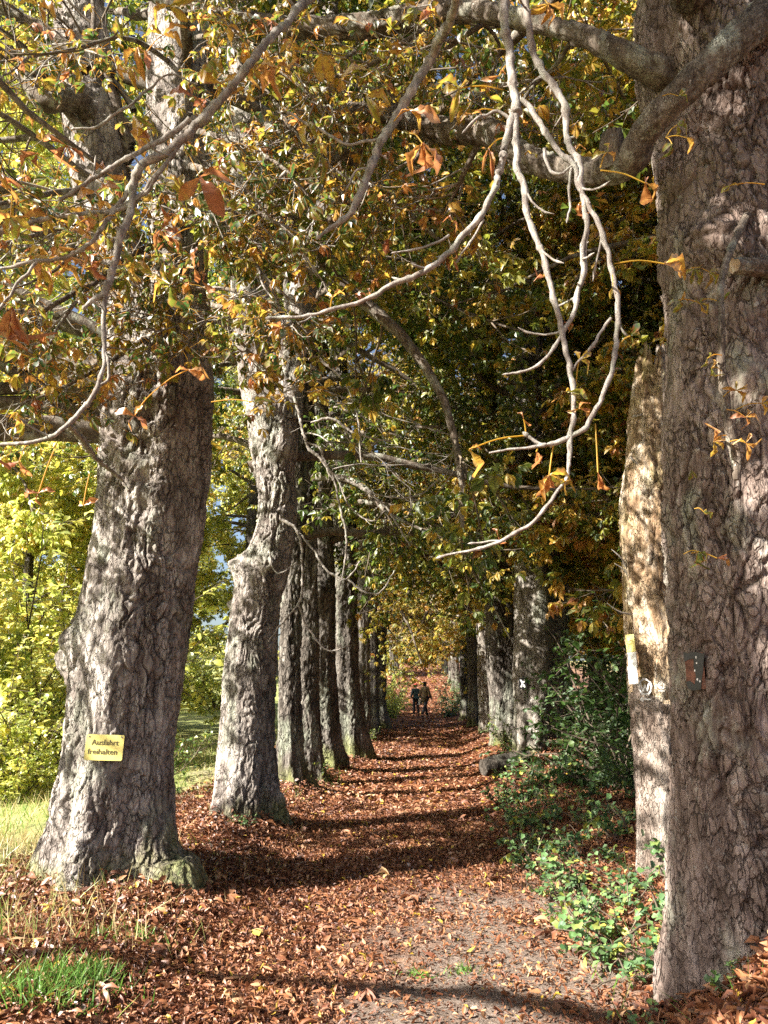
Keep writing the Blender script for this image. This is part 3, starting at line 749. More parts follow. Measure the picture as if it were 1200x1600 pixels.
s3 = stem([(420, 660, 32), (402, 600, 27), (394, 500, 29), (388, 400, 28), (385, 250, 26), (380, 50, 24), (375, -250, 20), (372, -600, 10)], T2Y, t2, 14, 'stem', BARK_L, Mseg=72, step=0.03, plates=0.014)[0]
stem([(446, 660, 28), (453, 600, 22), (468, 480, 21), (490, 380, 20), (505, 300, 20), (512, 180, 18), (520, 0, 16), (530, -300, 10)], T2Y, t2, 15, 'stem', BARK_L, Mseg=64, step=0.03, plates=0.012)
def crown_child(parent, mesh, rz=0, z=0, sc=1.0):
    c = child('crown', mesh, parent); c.rotation_euler = (0, 0, rz); c.location = (0, 0, z); c.scale = (sc,) * 3; return c
CR = [crown(100 + k, zlo=zl, ztop=13.0, reach=rc, nlimb=28, ns=8, nt=8, nl=6, leaf=(0.085, 0.145), tint=tn, keep=gaps(500 + k, k > 2)).mesh('crown', CROWN_MATS) for k, (zl, rc, tn) in enumerate([(3.4, 4.3, (0.31, 0.19)), (3.1, 4.6, (0.38, 0.19)), (3.7, 4.0, (0.27, 0.19)), (3.2, 4.3, (0.57, 0.10)), (3.6, 4.3, (0.52, 0.12))])]
crown_child(t2, CR[0], 0.0)

def px_tree(rows, Y, label, seed, cr, rz, side, name='chestnut_tree', Mseg=90, step=0.03, mat=BARK_F, top=11.5, burls=(), sc=1.0, flare=0.25):
    if side < 0: rows = [(q[0], q[1], q[2] * 0.86) for q in rows]
    b = at(rows[0][0], rows[0][1], Y)
    e = base_empty(name, float(b[0]), Y, label, 'tree', AV)
    pts = px_trunk(rows, Y); l = pts[-1]
    pts += [(l[0] - side * 0.15, l[1], max(l[2] + 2, 8.0), l[3] * 0.8), (l[0], l[1], top, 0.05)]
    m = MB(); V = trunk(m, pts, seed, Mseg, step, 0.07, flare, float(e.location[2]), 0.018, 0.05, burls)
    m.build('trunk', [mat], e)
    if cr is not None: crown_child(e, CR[cr], (0 if side > 0 else math.pi) + rz, 0, sc)
    return e, V
L_ = [([(462, 1248, 40), (455, 1215, 27), (452, 1150, 20), (452, 1050, 18), (455, 930, 18), (462, 780, 17), (466, 600, 15)], 11.3, 'slim chestnut standing just behind the burled one, mossy root spreading toward path'),
      ([(482, 1222, 27), (480, 1150, 21), (478, 1050, 19), (478, 900, 18), (476, 700, 16)], 12.8, 'dark chestnut wedged between the slim one and the reddish one on the left'),
      ([(500, 1195, 36), (499, 1150, 30), (498, 1050, 27), (497, 940, 26), (495, 800, 25), (492, 640, 23)], 14.3, 'stout chestnut with reddish bark below a broken limb, third behind the sign trunk'),
      ([(548, 1190, 36), (546, 1150, 29), (541, 1080, 22), (538, 980, 21), (536, 800, 20)], 16.5, 'dark chestnut with wide mossy root bulge at the left path edge'),
      ([(566, 1142, 14), (566, 1100, 12), (567, 1000, 11), (568, 850, 10)], 22, 'narrow pale barked chestnut just beyond the mossy root bulge'),
      ([(581, 1138, 13), (581, 1100, 10), (582, 1000, 10), (584, 850, 9)], 25, 'narrow chestnut squeezed between pale trunk and last dark trunk on the left'),
      ([(595, 1128, 13), (594, 1090, 10), (595, 1000, 9), (597, 880, 8)], 29, 'last dark chestnut on the left before the bright green bush')]
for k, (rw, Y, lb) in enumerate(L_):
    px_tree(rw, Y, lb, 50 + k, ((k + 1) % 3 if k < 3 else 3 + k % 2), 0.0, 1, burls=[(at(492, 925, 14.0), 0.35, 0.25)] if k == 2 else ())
BARK_LIT = bark_mat('bark_lit', (0.09, 0.078, 0.066), (0.25, 0.225, 0.195), (0.45, 0.42, 0.38), lich_amt=0.5, moss=0.6, scale=0.8)  # lighter copy of the far bark, sunlight put into its colour
R_ = [([(826, 1215, 30), (829, 1160, 32), (833, 1060, 36), (836, 950, 33), (830, 820, 30), (822, 650, 26)], 14.5, 'broad pale grey chestnut carrying the black plate with a white X'),
      ([(792, 1182, 25), (788, 1120, 24), (784, 1040, 26), (778, 930, 25), (768, 760, 20), (760, 600, 18)], 17.8, 'shaded chestnut with striped bark directly left of the X tree'),
      ([(760, 1146, 14), (758, 1100, 13), (757, 1020, 13), (755, 880, 12)], 22, 'thin sunlit chestnut two trunks left of the X tree'),
      ([(741, 1128, 12), (740, 1090, 10), (738, 1000, 10), (737, 860, 9)], 27, 'slender dark chestnut left of the thin sunlit one on the right side'),
      ([(727, 1119, 10), (726, 1085, 8), (725, 1000, 8), (724, 880, 7)], 33, 'last narrow chestnut on the right before the dark green bush')]
RV = []
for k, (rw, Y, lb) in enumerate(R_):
    e, V = px_tree(rw, Y, lb, 70 + k, ((k + 2) % 3 if k < 2 else 3 + k % 2), 0.7 * k, -1, mat=BARK_LIT if k in (0, 2) else BARK_F); RV.append((e, V))
stem([(856, 1150, 20), (862, 1080, 20), (866, 1000, 19), (870, 880, 17), (868, 700, 14)], 14.9, RV[0][0], 88, 'stem', BARK_LIT, Mseg=50, step=0.04, plates=0.016)

# far avenue trees: one trunk mesh, copied
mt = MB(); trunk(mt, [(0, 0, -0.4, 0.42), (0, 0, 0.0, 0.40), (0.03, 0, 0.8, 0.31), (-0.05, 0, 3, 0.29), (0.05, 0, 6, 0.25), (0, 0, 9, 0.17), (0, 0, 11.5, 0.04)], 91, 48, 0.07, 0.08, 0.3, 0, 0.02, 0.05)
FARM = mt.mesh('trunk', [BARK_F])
def far_tree(x, y, cr, rz, label, sc=1.0, group=AV):
    e = base_empty('chestnut_tree', x, y, label, 'tree', group)
    child('trunk', FARM, e); crown_child(e, CR[cr], rz); e.scale = (sc,) * 3; return e
for k, Y in enumerate((40, 48, 57, 68, 82, 98)):
    for s in ((1,) if k < 4 else (-1, 1)):
        far_tree(s * (2.6 + 0.2 * (k % 2)), Y + 1.5 * s, 3 + (k + (s > 0)) % 2, (0 if s < 0 else math.pi + 0.4 * k),
                 'distant avenue chestnut beyond the walkers, half hidden behind roadside bushes', 1.0, AV + ' far away')

# ---- big right tree
def twig_light(P):
    """False for leaves that would stand between the sun and the hanging twigs"""
    s2 = SUN_DIR / np.linalg.norm(SUN_DIR); d = P[:, :2] - np.array([0.2, 2.3]); al = d @ s2; q = d @ np.array([-s2[1], s2[0]])
    zt = P[:, 2] - al * math.tan(SUN_EL)
    return ~((np.abs(q) < 0.75) & (zt > 1.7) & (zt < 4.0) & (al > 0.15))
R1Y = 4.0
r1 = base_empty('chestnut_tree', 1.68, R1Y, 'huge rough barked chestnut filling the right edge, bearing the black rusty plate', 'tree', AV)
mb = MB()
rowsR = [(1178, 1540, 142), (1178, 1470, 130), (1176, 1350, 122), (1172, 1200, 116), (1168, 1000, 117), (1160, 800, 119), (1158, 640, 117), (1160, 500, 113), (1153, 390, 116), (1138, 250, 106), (1122, 100, 118), (1112, 0, 114), (1104, -150, 100), (1098, -400, 84), (1095, -800, 66), (1095, -1600, 44)]
cR = px_trunk(rowsR, R1Y)
R1v = trunk(mb, cR, 23, 330, 0.010, 0.035, 0.12, 0.2, 0.015, 0.03, [(at(1105, 375, R1Y - .3), 0.16, 0.09), (at(1160, 400, R1Y - .35), 0.12, 0.07), (at(1185, 600, R1Y - .35), 0.15, 0.06), (at(1130, 1000, R1Y - .38), 0.05, -0.05), (at(1128, 900, R1Y - .38), 0.05, -0.05), (at(1130, 1100, R1Y - .38), 0.05, -0.05)], plate_sc=(13, 13, 4.6))
mb.build('trunk', [BARK_R], r1)
def limb3(rows, parent, seed, name='limb', mat=LIMB, Mseg=64, plates=0.010, lumps=0.035, mats=None, cap=True, step=0.022):
    m = MB(); pts = [(*at(a, b, Y), 0.86 * hw / F * depth(at(a, b, Y))) for a, b, hw, Y in rows]
    V = trunk(m, pts, seed, Mseg, step, 0.04, 0.0, -50, plates, lumps, cap=cap); m.build(name, mats or [mat], parent); return V, np.array(pts)
limb3([(1250, -20, 40, 3.95), (1190, 30, 33, 3.55), (1150, 65, 31, 3.45), (1085, 125, 29, 3.45), (1035, 175, 27, 3.5), (1003, 215, 26, 3.6), (982, 255, 28, 3.7), (930, 268, 24, 4.0), (870, 262, 22, 4.3), (820, 245, 23, 4.5), (765, 205, 24, 4.8), (700, 205, 23, 5.1), (640, 190, 20, 5.4), (590, 175, 21, 5.6), (500, 190, 22, 5.8), (424, 206, 23, 6.0)], r1, 24)
limb3([(572, 182, 18, 5.65), (556, 215, 21, 5.8), (540, 260, 22, 6.0), (532, 310, 22, 6.1), (520, 345, 18, 6.2), (500, 420, 10, 6.3)], r1, 25)
limb3([(1070, 130, 34, 3.9), (1015, 108, 27, 3.8), (975, 85, 22, 3.8), (930, 65, 19, 3.9), (885, 48, 17, 4.0), (850, 38, 17, 4.1), (740, 18, 20, 4.5), (660, 25, 23, 4.8), (560, 42, 22, 5.0), (430, 40, 17, 5.2), (300, 15, 14, 5.4), (180, -30, 9, 5.5)], r1, 26)
limb3([(962, 262, 22, 3.75), (957, 230, 21, 3.72), (955, 205, 16, 3.7)], r1, 27)
limb3([(1100, 20, 46, 3.9), (1085, -20, 40, 3.6), (1060, -80, 34, 3.3), (1000, -160, 30, 2.9), (900, -190, 26, 2.6), (800, -130, 22, 2.35), (740, -90, 16, 2.3), (660, -90, 12, 2.4)], r1, 28)
limb3([(1240, 420, 24, 3.65), (1190, 418, 18, 3.55), (1148, 415, 12, 3.48)], r1, 29, 'broken_branch', mats=[LIMB, DEADWOOD], cap=1)
limb3([(1170, 330, 9, 3.65), (1138, 400, 7, 3.4), (1126, 450, 6, 3.3), (1128, 500, 7, 3.25), (1127, 560, 8, 3.25), (1133, 620, 8.5, 3.25), (1138, 670, 9, 3.25), (1150, 715, 10, 3.25), (1151, 750, 6, 3.25)], r1, 30, 'hanging_branch', LIMB, 26, 0.004, 0.012)

b2 = MB(); rgc = np.random.default_rng(37)
bo2 = [[(800, 10, 4.6), (720, 60, 4.7), (640, 120, 4.9), (560, 170, 5.2)], [(700, 25, 4.8), (640, 60, 4.7), (560, 110, 4.8), (470, 130, 5.0)], [(600, 40, 5.0), (540, 90, 5.0), (460, 120, 5.2), (380, 130, 5.3)],
       [(690, 205, 5.2), (640, 260, 5.4), (600, 330, 5.6), (560, 400, 5.8)], [(600, 180, 5.6), (540, 240, 5.5), (470, 300, 5.6), (420, 370, 5.8)], [(500, 190, 5.8), (450, 240, 5.8), (420, 310, 6.0), (400, 380, 6.2)],
       [(760, 200, 4.9), (730, 260, 5.0), (700, 320, 5.3), (660, 370, 5.6)], [(900, 50, 4.1), (870, 100, 4.4), (820, 150, 4.8), (800, 200, 5.2)], [(480, 40, 5.1), (440, -10, 5.0), (380, -30, 5.0), (300, -20, 5.0)], [(740, 20, 4.6), (780, 70, 4.9), (760, 130, 5.1), (720, 180, 5.4)]]
lim2 = np.array([spline([at(*q) for q in bh], 12) for bh in bo2])
tubes(b2, lim2, np.linspace(0.022, 0.006, 12)[None, :] * rgc.uniform(0.7, 1.2, len(lim2))[:, None], 7, 2)
branching(b2, lim2, rgc, ns=9, sub_len=(0.3, 0.75), nt=5, twig_len=(0.12, 0.35), nl=2, leaf=(0.07, 0.13), lod=1, tint=(0.31, 0.26), sub_r=0.009, twig_r=0.0045, nlf=5, droop=(0.2, 1.0))
b2.build('leafy_bough', [TWIG, NEARLEAF, LIMB], r1)

# crown of the big right tree: limbs high above the frame
cbR = crown(141, 5.6, 12.5, 4.2, 16, ns=7, nt=6, nl=4, ax=np.array(cR)[:, :3] - np.array([0, 0, 0]), path_low=False, tint=(0.38, 0.2), keep=lambda P: twig_light(P) & snag_light(P))
cbR.build('crown', CROWN_MATS, r1)
# crown of the sign tree, high and open on the field side
cb1 = crown(142, 5.4, 12.5, 4.0, 15, ns=6, nt=6, nl=4, ax=np.vstack([np.array(s1)[:, :3]]), tint=(0.38, 0.2))
def keep_path_shade(P):
    lx = P[:, 0] - _hs[0] * P[:, 2]; ly = P[:, 1] - _hs[1] * P[:, 2]
    st = vnoise(np.stack([lx * 0.5, ly * 1.3, 0 * lx], 1), 66); r_ = np.random.default_rng(5).random(len(P))
    return ((lx > -1.4) & (lx < 2.6) & (ly > 6.0) & (ly < 11.0) & (r_ < np.where(st > -0.15, 0.95, 0.25)) | (r_ < 0.10)) & keep1(P) & snag_light(P)
cb1.join(crown(144, 3.4, 7.0, 4.8, 22, ns=8, nt=7, nl=6, ax=np.array([[-2.6, 6.4, 0], [-2.6, 6.4, 14.0]]), path_low=False, tint=(0.40, 0.2), keep=keep_path_shade, azs=(rad(165), rad(232))))  # low boughs added out of view, leaves kept to shade the path in streaks
cb1.build('crown', CROWN_MATS, t1)

# unseen tree added left of the viewer to shade right trunk and near path
shade_tree = base_empty('chestnut_tree', -4.3, 0.5, 'unseen chestnut added left of the viewer, its boughs shading the huge right trunk', 'tree', AV)
child('trunk', FARM, shade_tree)
_s = np.array([*(SUN_DIR / np.linalg.norm(SUN_DIR) * math.cos(SUN_EL)), math.sin(SUN_EL)])
def keep0(P):
    k = (P[:, 2] - 0.1) / _s[2]; G = P - k[:, None] * _s                     # where the shadow lands on the ground
    perp = np.array([-_s[1], _s[0]]) / math.hypot(_s[0], _s[1]); q = (P[:, :2] - np.array([1.68, 4.0])) @ perp
    tz = P[:, 2] - (np.linalg.norm(P[:, :2] - np.array([1.4, 3.85]), axis=1)) * math.tan(SUN_EL)
    on_r = (np.abs(q) < 0.75) & (tz > -0.2)
    low = (G[:, 1] < 4.3 + 0.3 * G[:, 0]) & (G[:, 1] > 2.0)
    r_ = np.random.default_rng(1).random(len(P))
    x, y, z = project(P); dv = depth(P)
    seen = (dv > 0.1) & (x > -160) & (x < 1360) & (y > -160) & (y < 1700)
    return ((on_r & (r_ < 0.5)) | (low & (r_ < 0.7)) | (r_ < 0.05)) & ~seen & twig_light(P) & snag_light(P)
c0 = crown(143, 3.6, 10.5, 5.6, 32, ns=9, nt=8, nl=6, path_low=False, ax=np.array([[-4.3, 0.5, 0], [-4.3, 0.5, 14]]), keep=keep0)
_V = np.concatenate(c0.V); c0.V = [_V]; c0.build('crown', CROWN_MATS, shade_tree)

# ------------------------------------------------------------------ hanging foreground branches with their leaves
RT, UPV, FWD = R3[:, 0], R3[:, 1], -R3[:, 2]
def twig_set(parent, sets, Y0, seed, mat=TWIG, rscale=0.66):
    """sets: list of rows (px, py, hw[, Y]); one continuous branch mesh"""
    m = MB(); rs = np.random.default_rng(seed); lines_ = []
    for rw in sets:
        pts = []
        for q in rw:
            Y = q[3] if len(q) > 3 else Y0
            P = at(q[0], q[1], Y); pts.append((*P, q[2] / F * depth(P) * rscale))
        Lg = np.sum(np.linalg.norm(np.diff(np.array(pts)[:, :3], axis=0), axis=1)); n_ = max(8, int(Lg / 0.012))
        C = spline(pts, n_)
        C[:, :3] += 0.0075 * np.stack([vnoise(C[:, :3] * 14, seed + k) for k in range(3)], 1) + 0.008 * np.stack([vnoise(C[:, :3] * 5, seed + 9 + k) for k in range(3)], 1)
        C[:, :3] += 0.0035 * np.stack([vnoise(C[:, :3] * 34, seed + 19 + k) for k in range(3)], 1)
        C[:, 3] *= 1 + 0.16 * vnoise(C[:, :3] * 60, seed + 4)
        s_al = np.arange(n_) * 0.012; nodes = np.cumsum(rs.uniform(0.05, 0.12, 60))
        C[:, 3] *= 1 + 0.38 * np.exp(-(np.min(np.abs(s_al[:, None] - nodes[None, :]), 1) / 0.007) ** 2)
        for sN in nodes[nodes < s_al[-1] - 0.02]:
            if rs.random() < 0.62:
                kk = int(sN / 0.012); tv = nrm(C[min(kk + 1, n_ - 1), :3] - C[max(kk - 1, 0), :3]); dv = nrm(tv * 0.7 + rs.normal(0, 0.7, 3)); ls = rs.choice([0.012, 0.025, 0.06, 0.14], p=[0.3, 0.28, 0.26, 0.16])
                r0_ = min(C[kk, 3] * 0.6, 0.0045); sp = grow(C[kk:kk + 1, :3], dv[None], np.array([ls]), 6, np.zeros(1), np.array([0.6]), 0.10, rs)
                tubes(m, sp, r0_ * np.array([[1, 0.8, 0.7, 0.75, 0.95, 0.2]]), 6, 0)
        tubes(m, C[None, :, :3], C[None, :, 3], 9, 0); lines_.append(C)
        tip = C[-1]; d = nrm(C[-1, :3] - C[-3, :3])
        bud = np.array([tip[:3] + d * s_ for s_ in (0, 0.006, 0.014, 0.02)])      # terminal bud
        tubes(m, bud[None], np.array([[1.0, 1.5, 1.1, 0.1]]) * tip[3], 7, 0)
    return m, lines_
def hang_leaves(m, specs, Y0, mat=0, seed=0, stalk=True):
    """specs: (hub px, py, tint, [(angle, length px), ...], stalk start px, py or None[, dry])"""
    rs = np.random.default_rng(seed)
    for sp in specs:
        hx, hy, tn, lf, st_, *rest = sp
        dry = bool(rest and rest[0]); Y = rest[1] if len(rest) > 1 else Y0
        hub = at(hx, hy, Y); dp = depth(hub)
        a = np.array([rad(v[0]) for v in lf]); ln = np.array([v[1] for v in lf]) / F * dp
        D = np.cos(a)[:, None] * RT + np.sin(a)[:, None] * UPV + rs.normal(0, 0.30, (len(a), 1)) * FWD
        Nn = nrm(-FWD * 0.8 + UPV * 0.45 + rs.normal(0, 0.45, (len(a), 3)))
        put_leaflets(m, np.repeat(hub[None], len(a), 0), D, Nn, ln * 0.86, np.clip(tn + rs.normal(0, 0.07, len(a)), 0, 1), DRY if dry else LT[0][1:4] + DRY[:1], mat, rs)
        if st_ is not None:
            q = at(st_[0], st_[1], Y + 0.02); md = (q + hub) / 2 + UPV * 0.01
            C = spline([q, md, hub], 7)
            tubes(m, C[None], np.full((1, 7), 0.0022), 5, mat); tl = m.F[-1]; m.F[-1] = (tl[0], tl[1], np.full(len(tl[0]), 0.64))

HB = [[(775, -110, 15, 2.32), (783, -40, 12, 2.25), (788, 10, 11), (795, 80, 10), (804, 150, 10.5), (806, 175, 10)],
      [(806, 165, 8), (795, 215, 8), (784, 265, 8), (768, 305, 7.5), (732, 358, 7.5), (692, 404, 7), (650, 430, 6.5), (600, 452, 5.5), (540, 475, 5), (480, 490, 4.5), (425, 495, 3.5)],
      [(805, 168, 8), (812, 250, 8), (824, 330, 7.5), (838, 385, 7), (852, 420, 7), (868, 480, 6.5), (882, 530, 6.5), (891, 590, 6.5), (897, 640, 6), (892, 690, 5), (888, 722, 4)],
      [(815, -30, 9), (822, 20, 8), (838, 85, 8), (868, 140, 8), (884, 175, 8), (888, 215, 7), (903, 250, 7), (914, 300, 6.5), (915, 350, 6), (912, 410, 6), (905, 460, 6), (885, 508, 5), (862, 545, 4), (830, 575, 3.5), (792, 587, 2.5)],
      [(812, 160, 7), (840, 190, 6.5), (872, 228, 6.5), (900, 268, 6), (918, 310, 6), (938, 360, 6), (953, 400, 5.5), (960, 440, 6), (972, 490, 6), (970, 530, 6), (956, 580, 5.5), (942, 625, 5.5), (922, 658, 6), (895, 685, 6), (868, 695, 6), (845, 698, 4), (822, 680, 4)],
      [(890, 690, 4.5), (882, 740, 4), (860, 785, 4.5), (836, 812, 4.5), (810, 832, 4.5), (780, 846, 4), (740, 857, 3.5), (692, 869, 2.5)],
      [(780, 846, 3), (760, 846, 2.5), (738, 848, 2)],
      [(855, 232, 4), (862, 262, 4), (880, 270, 4), (893, 262, 3)], [(893, 265, 3), (892, 300, 3), (885, 340, 2.5)],
      [(700, 365, 3.5), (680, 378, 3), (640, 388, 2.5), (618, 393, 2)], [(752, 345, 3), (740, 372, 2.5), (722, 400, 2)], [(916, 345, 3), (918, 400, 3), (912, 440, 2)],
      [(960, 500, 4), (935, 530, 3.5), (900, 570, 3)], [(800, 190, 4), (775, 172, 3.5), (740, 195, 3), (728, 200, 2)], [(760, 705, 2.5), (800, 700, 3), (840, 698, 4)]]
hm, _l = twig_set(r1, HB, 2.2, 300)
hb = hm.build('hanging_branch', [TWIG], r1)
lm = MB()
HL = [(718, 138, 0.62, [(40, 32), (150, 45), (-105, 55), (175, 40)], (785, 140)), (780, 118, 0.95, [(200, 35), (60, 22)], (797, 100), True), (738, 178, 0.95, [(190, 26), (20, 24)], (770, 172), True),
      (763, 232, 0.93, [(-80, 55), (-110, 40)], (790, 215), True), (660, 224, 0.86, [(-48, 68), (-85, 62), (-125, 60), (-70, 80)], (640, 208)), (572, 152, 0.55, [(-65, 58), (-40, 50), (0, 50)], (600, 140)),
      (640, 172, 0.80, [(-10, 60), (-40, 40), (170, 25)], (615, 190)), (708, 405, 0.92, [(-70, 26), (-120, 24), (30, 18)], (700, 395), True), (706, 345, 0.93, [(120, 22), (-30, 20)], (715, 360), True),
      (856, 6, 0.72, [(-165, 40), (-130, 42), (-95, 38), (-50, 40), (-15, 45)], (835, -10)), (905, 318, 0.93, [(-80, 34), (-110, 26), (-60, 26)], (912, 325), True), (850, 432, 0.92, [(180, 22), (160, 18)], (852, 432), True),
      (733, 702, 0.82, [(-52, 66), (20, 26)], (824, 680)), (838, 706, 0.83, [(-85, 36), (-60, 30)], (846, 698)), (858, 742, 0.62, [(14, 56), (-14, 50), (-45, 46)], (866, 690)), (858, 742, 0.86, [(-75, 48), (-105, 52), (-130, 46)], None),
      (934, 738, 0.82, [(-65, 46), (-80, 36)], (930, 662)), (905, 638, 0.84, [(-20, 34), (200, 26), (70, 22)], (922, 652)), (905, 562, 0.62, [(35, 32), (-20, 34), (100, 24)], (900, 600)), (885, 612, 0.52, [(-5, 50)], (890, 612)),
      (818, 655, 0.90, [(110, 26), (-40, 26)], (822, 680), True), (948, 238, 0.64, [(75, 26), (190, 30), (-15, 26)], (938, 262)), (1008, 286, 0.86, [(-22, 46), (-75, 54), (75, 24)], (938, 266)),
      (1038, 412, 0.82, [(26, 66), (-10, 62)], (960, 412)), (958, 448, 0.60, [(-60, 26), (-110, 24)], (956, 420)), (885, 225, 0.70, [(80, 24), (10, 16)], (888, 215)), (830, 240, 0.62, [(20, 22)], (820, 242)),
      (900, 235, 0.93, [(60, 24), (100, 18)], (903, 250), True), (888, 505, 0.93, [(160, 16), (-20, 20), (-80, 16)], None, True), (576, 455, 0.93, [(90, 12), (-60, 12)], None, True), (520, 465, 0.75, [(45, 30), (140, 24)], (516, 482)),
      (985, 525, 0.30, [(60, 30), (-60, 26), (10, 26)], (965, 545)), (960, 578, 0.95, [(30, 16)], None, True), (778, 838, 0.95, [(110, 22), (-60, 26)], None, True)]
hang_leaves(lm, HL, 2.2, 0, 5)
lm.build('leaves', [NEARLEAF], hb)

gm, _ = twig_set(r1, [[(735, -95, 12, 2.33), (715, -20, 11, 2.5), (700, 40, 10.5, 2.7), (676, 85, 10), (640, 145, 10), (605, 205, 10), (590, 235, 10), (575, 280, 9), (552, 325, 8), (528, 350, 6), (500, 372, 4)], [(598, 215, 4), (575, 218, 3.5), (545, 222, 3), (500, 205, 3), (455, 180, 2.5)], [(578, 262, 3), (560, 268, 2.5), (545, 290, 2)]], 2.9, 310)
gb = gm.build('hanging_branch', [TWIG], r1)
lm2 = MB()
hang_leaves(lm2, [(455, 65, 0.6, [(-30, 40), (-80, 50), (-120, 36)], (470, 30)), (500, 85, 0.55, [(-20, 55), (-60, 50), (-100, 50)], (480, 60)), (430, 105, 0.72, [(150, 45), (200, 50), (-100, 50), (20, 36)], (460, 130)), (575, 110, 0.45, [(170, 50), (10, 30)], (620, 150)), (480, 190, 0.50, [(-60, 40), (-120, 40)], (500, 205)), (500, 240, 0.3, [(-70, 50), (-110, 46)], (520, 222))], 2.9, 0, 6)
lm2.build('leaves', [NEARLEAF], gb)

# leaves sprouting from the big right trunk
SPR = [(1085, 420, 0.45, [(-20, 30), (-60, 34), (-100, 30), (20, 26), (200, 22)], (1060, 430), False, 3.45), (1108, 425, 0.55, [(-30, 30), (-80, 30), (30, 26)], (1080, 418), False, 3.45), (1062, 470, 0.55, [(170, 22), (-110, 26), (-60, 22), (60, 20)], (1075, 470), False, 3.45), (1095, 475, 0.42, [(0, 26), (-70, 24), (80, 20), (150, 22)], (1060, 468), False, 3.45), (1120, 470, 0.35, [(20, 26), (-40, 26)], (1095, 470), False, 3.45),
                 (1058, 195, 0.45, [(40, 26), (-10, 30), (-70, 22)], (1040, 215), False, 3.4), (1072, 215, 0.75, [(-20, 26), (-60, 30)], (1040, 215), False, 3.4), (1050, 225, 0.4, [(-100, 30), (200, 24)], (1040, 215), False, 3.4), (1140, 290, 0.5, [(200, 18), (-100, 14), (0, 16)], (1195, 288), False, 3.4), (1060, 150, 0.4, [(10, 26), (50, 20)], (1035, 150), False, 3.3),
                 (1115, 690, 0.66, [(80, 40), (-90, 30), (-30, 26), (20, 24)], (1135, 680), False, 3.2), (1150, 610, 0.66, [(20, 30), (170, 26), (-30, 30), (90, 20)], (1130, 620), False, 3.2), (1165, 652, 0.66, [(10, 30), (170, 28), (-60, 24), (60, 22)], (1135, 640), False, 3.2), (1165, 692, 0.70, [(-20, 30), (-80, 34), (60, 26), (150, 22)], (1140, 690), False, 3.2), (1112, 575, 0.6, [(60, 24), (-70, 28)], (1128, 580), False, 3.2), (1190, 630, 0.68, [(60, 24), (0, 26), (-60, 24)], (1150, 640), False, 3.2), (1105, 560, 0.3, [(30, 22), (-110, 20)], (1128, 555), False, 3.2),
                 (1092, 862, 0.28, [(-60, 36), (-95, 40), (-20, 28)], (1068, 866), False, 3.35), (1120, 872, 0.85, [(-8, 36), (10, 30)], (1080, 864), False, 3.35), (1100, 800, 0.45, [(10, 24), (-20, 26)], (1085, 795), False, 3.35), (1080, 735, 0.3, [(-100, 20), (-60, 18)], None, False, 3.5)]
for k, q in enumerate(SPR):
    em = MB(); hang_leaves(em, [q], 3.4, 0, 700 + k); em.build('leaf_sprout', [NEARLEAF], r1)

# near left branches of the sign tree
LB = [[(600, -60, 14, 4.2), (520, -30, 11, 3.6), (460, 20, 9, 3.2), (400, 85, 9), (340, 168, 9.5), (300, 205, 10), (262, 238, 10.5), (222, 262, 10), (205, 290, 9), (200, 330, 8.5), (188, 370, 8.5), (178, 415, 8), (162, 455, 8), (135, 480, 4)],
      [(160, 458, 6), (163, 500, 5.5), (162, 560, 5), (152, 608, 5.5), (128, 638, 5.5), (104, 662, 5.5), (60, 688, 5), (0, 695, 4)], [(158, 600, 3.5), (170, 590, 3.5), (165, 545, 3)],
      [(262, 238, 8), (210, 275, 6), (150, 370, 5), (110, 400, 5), (60, 410, 4.5), (0, 420, 4)], [(60, 410, 4), (30, 445, 3.5), (0, 480, 3)], [(300, 185, 7), (235, 230, 6), (160, 272, 5.5), (95, 308, 5)],
      [(260, 255, 5), (190, 320, 5), (120, 335, 5), (60, 345, 5.5), (0, 365, 6)], [(340, 160, 6), (290, 215, 5), (230, 290, 4.5), (180, 320, 4)], [(230, 140, 3), (200, 170, 3), (150, 198, 3.5), (115, 203, 2.5)], [(230, 140, 3), (260, 120, 2), (300, 130, 2)],
      [(105, 662, 7, 4.2), (130, 690, 7, 4.6), (150, 715, 5, 5.2), (185, 745, 4, 5.75), (200, 765, 3, 5.8)]]
lbm, _ = twig_set(t1, LB, 3.0, 320)
lbo = lbm.build('hanging_branch', [TWIG], t1)
lm3 = MB(); rl = np.random.default_rng(77)
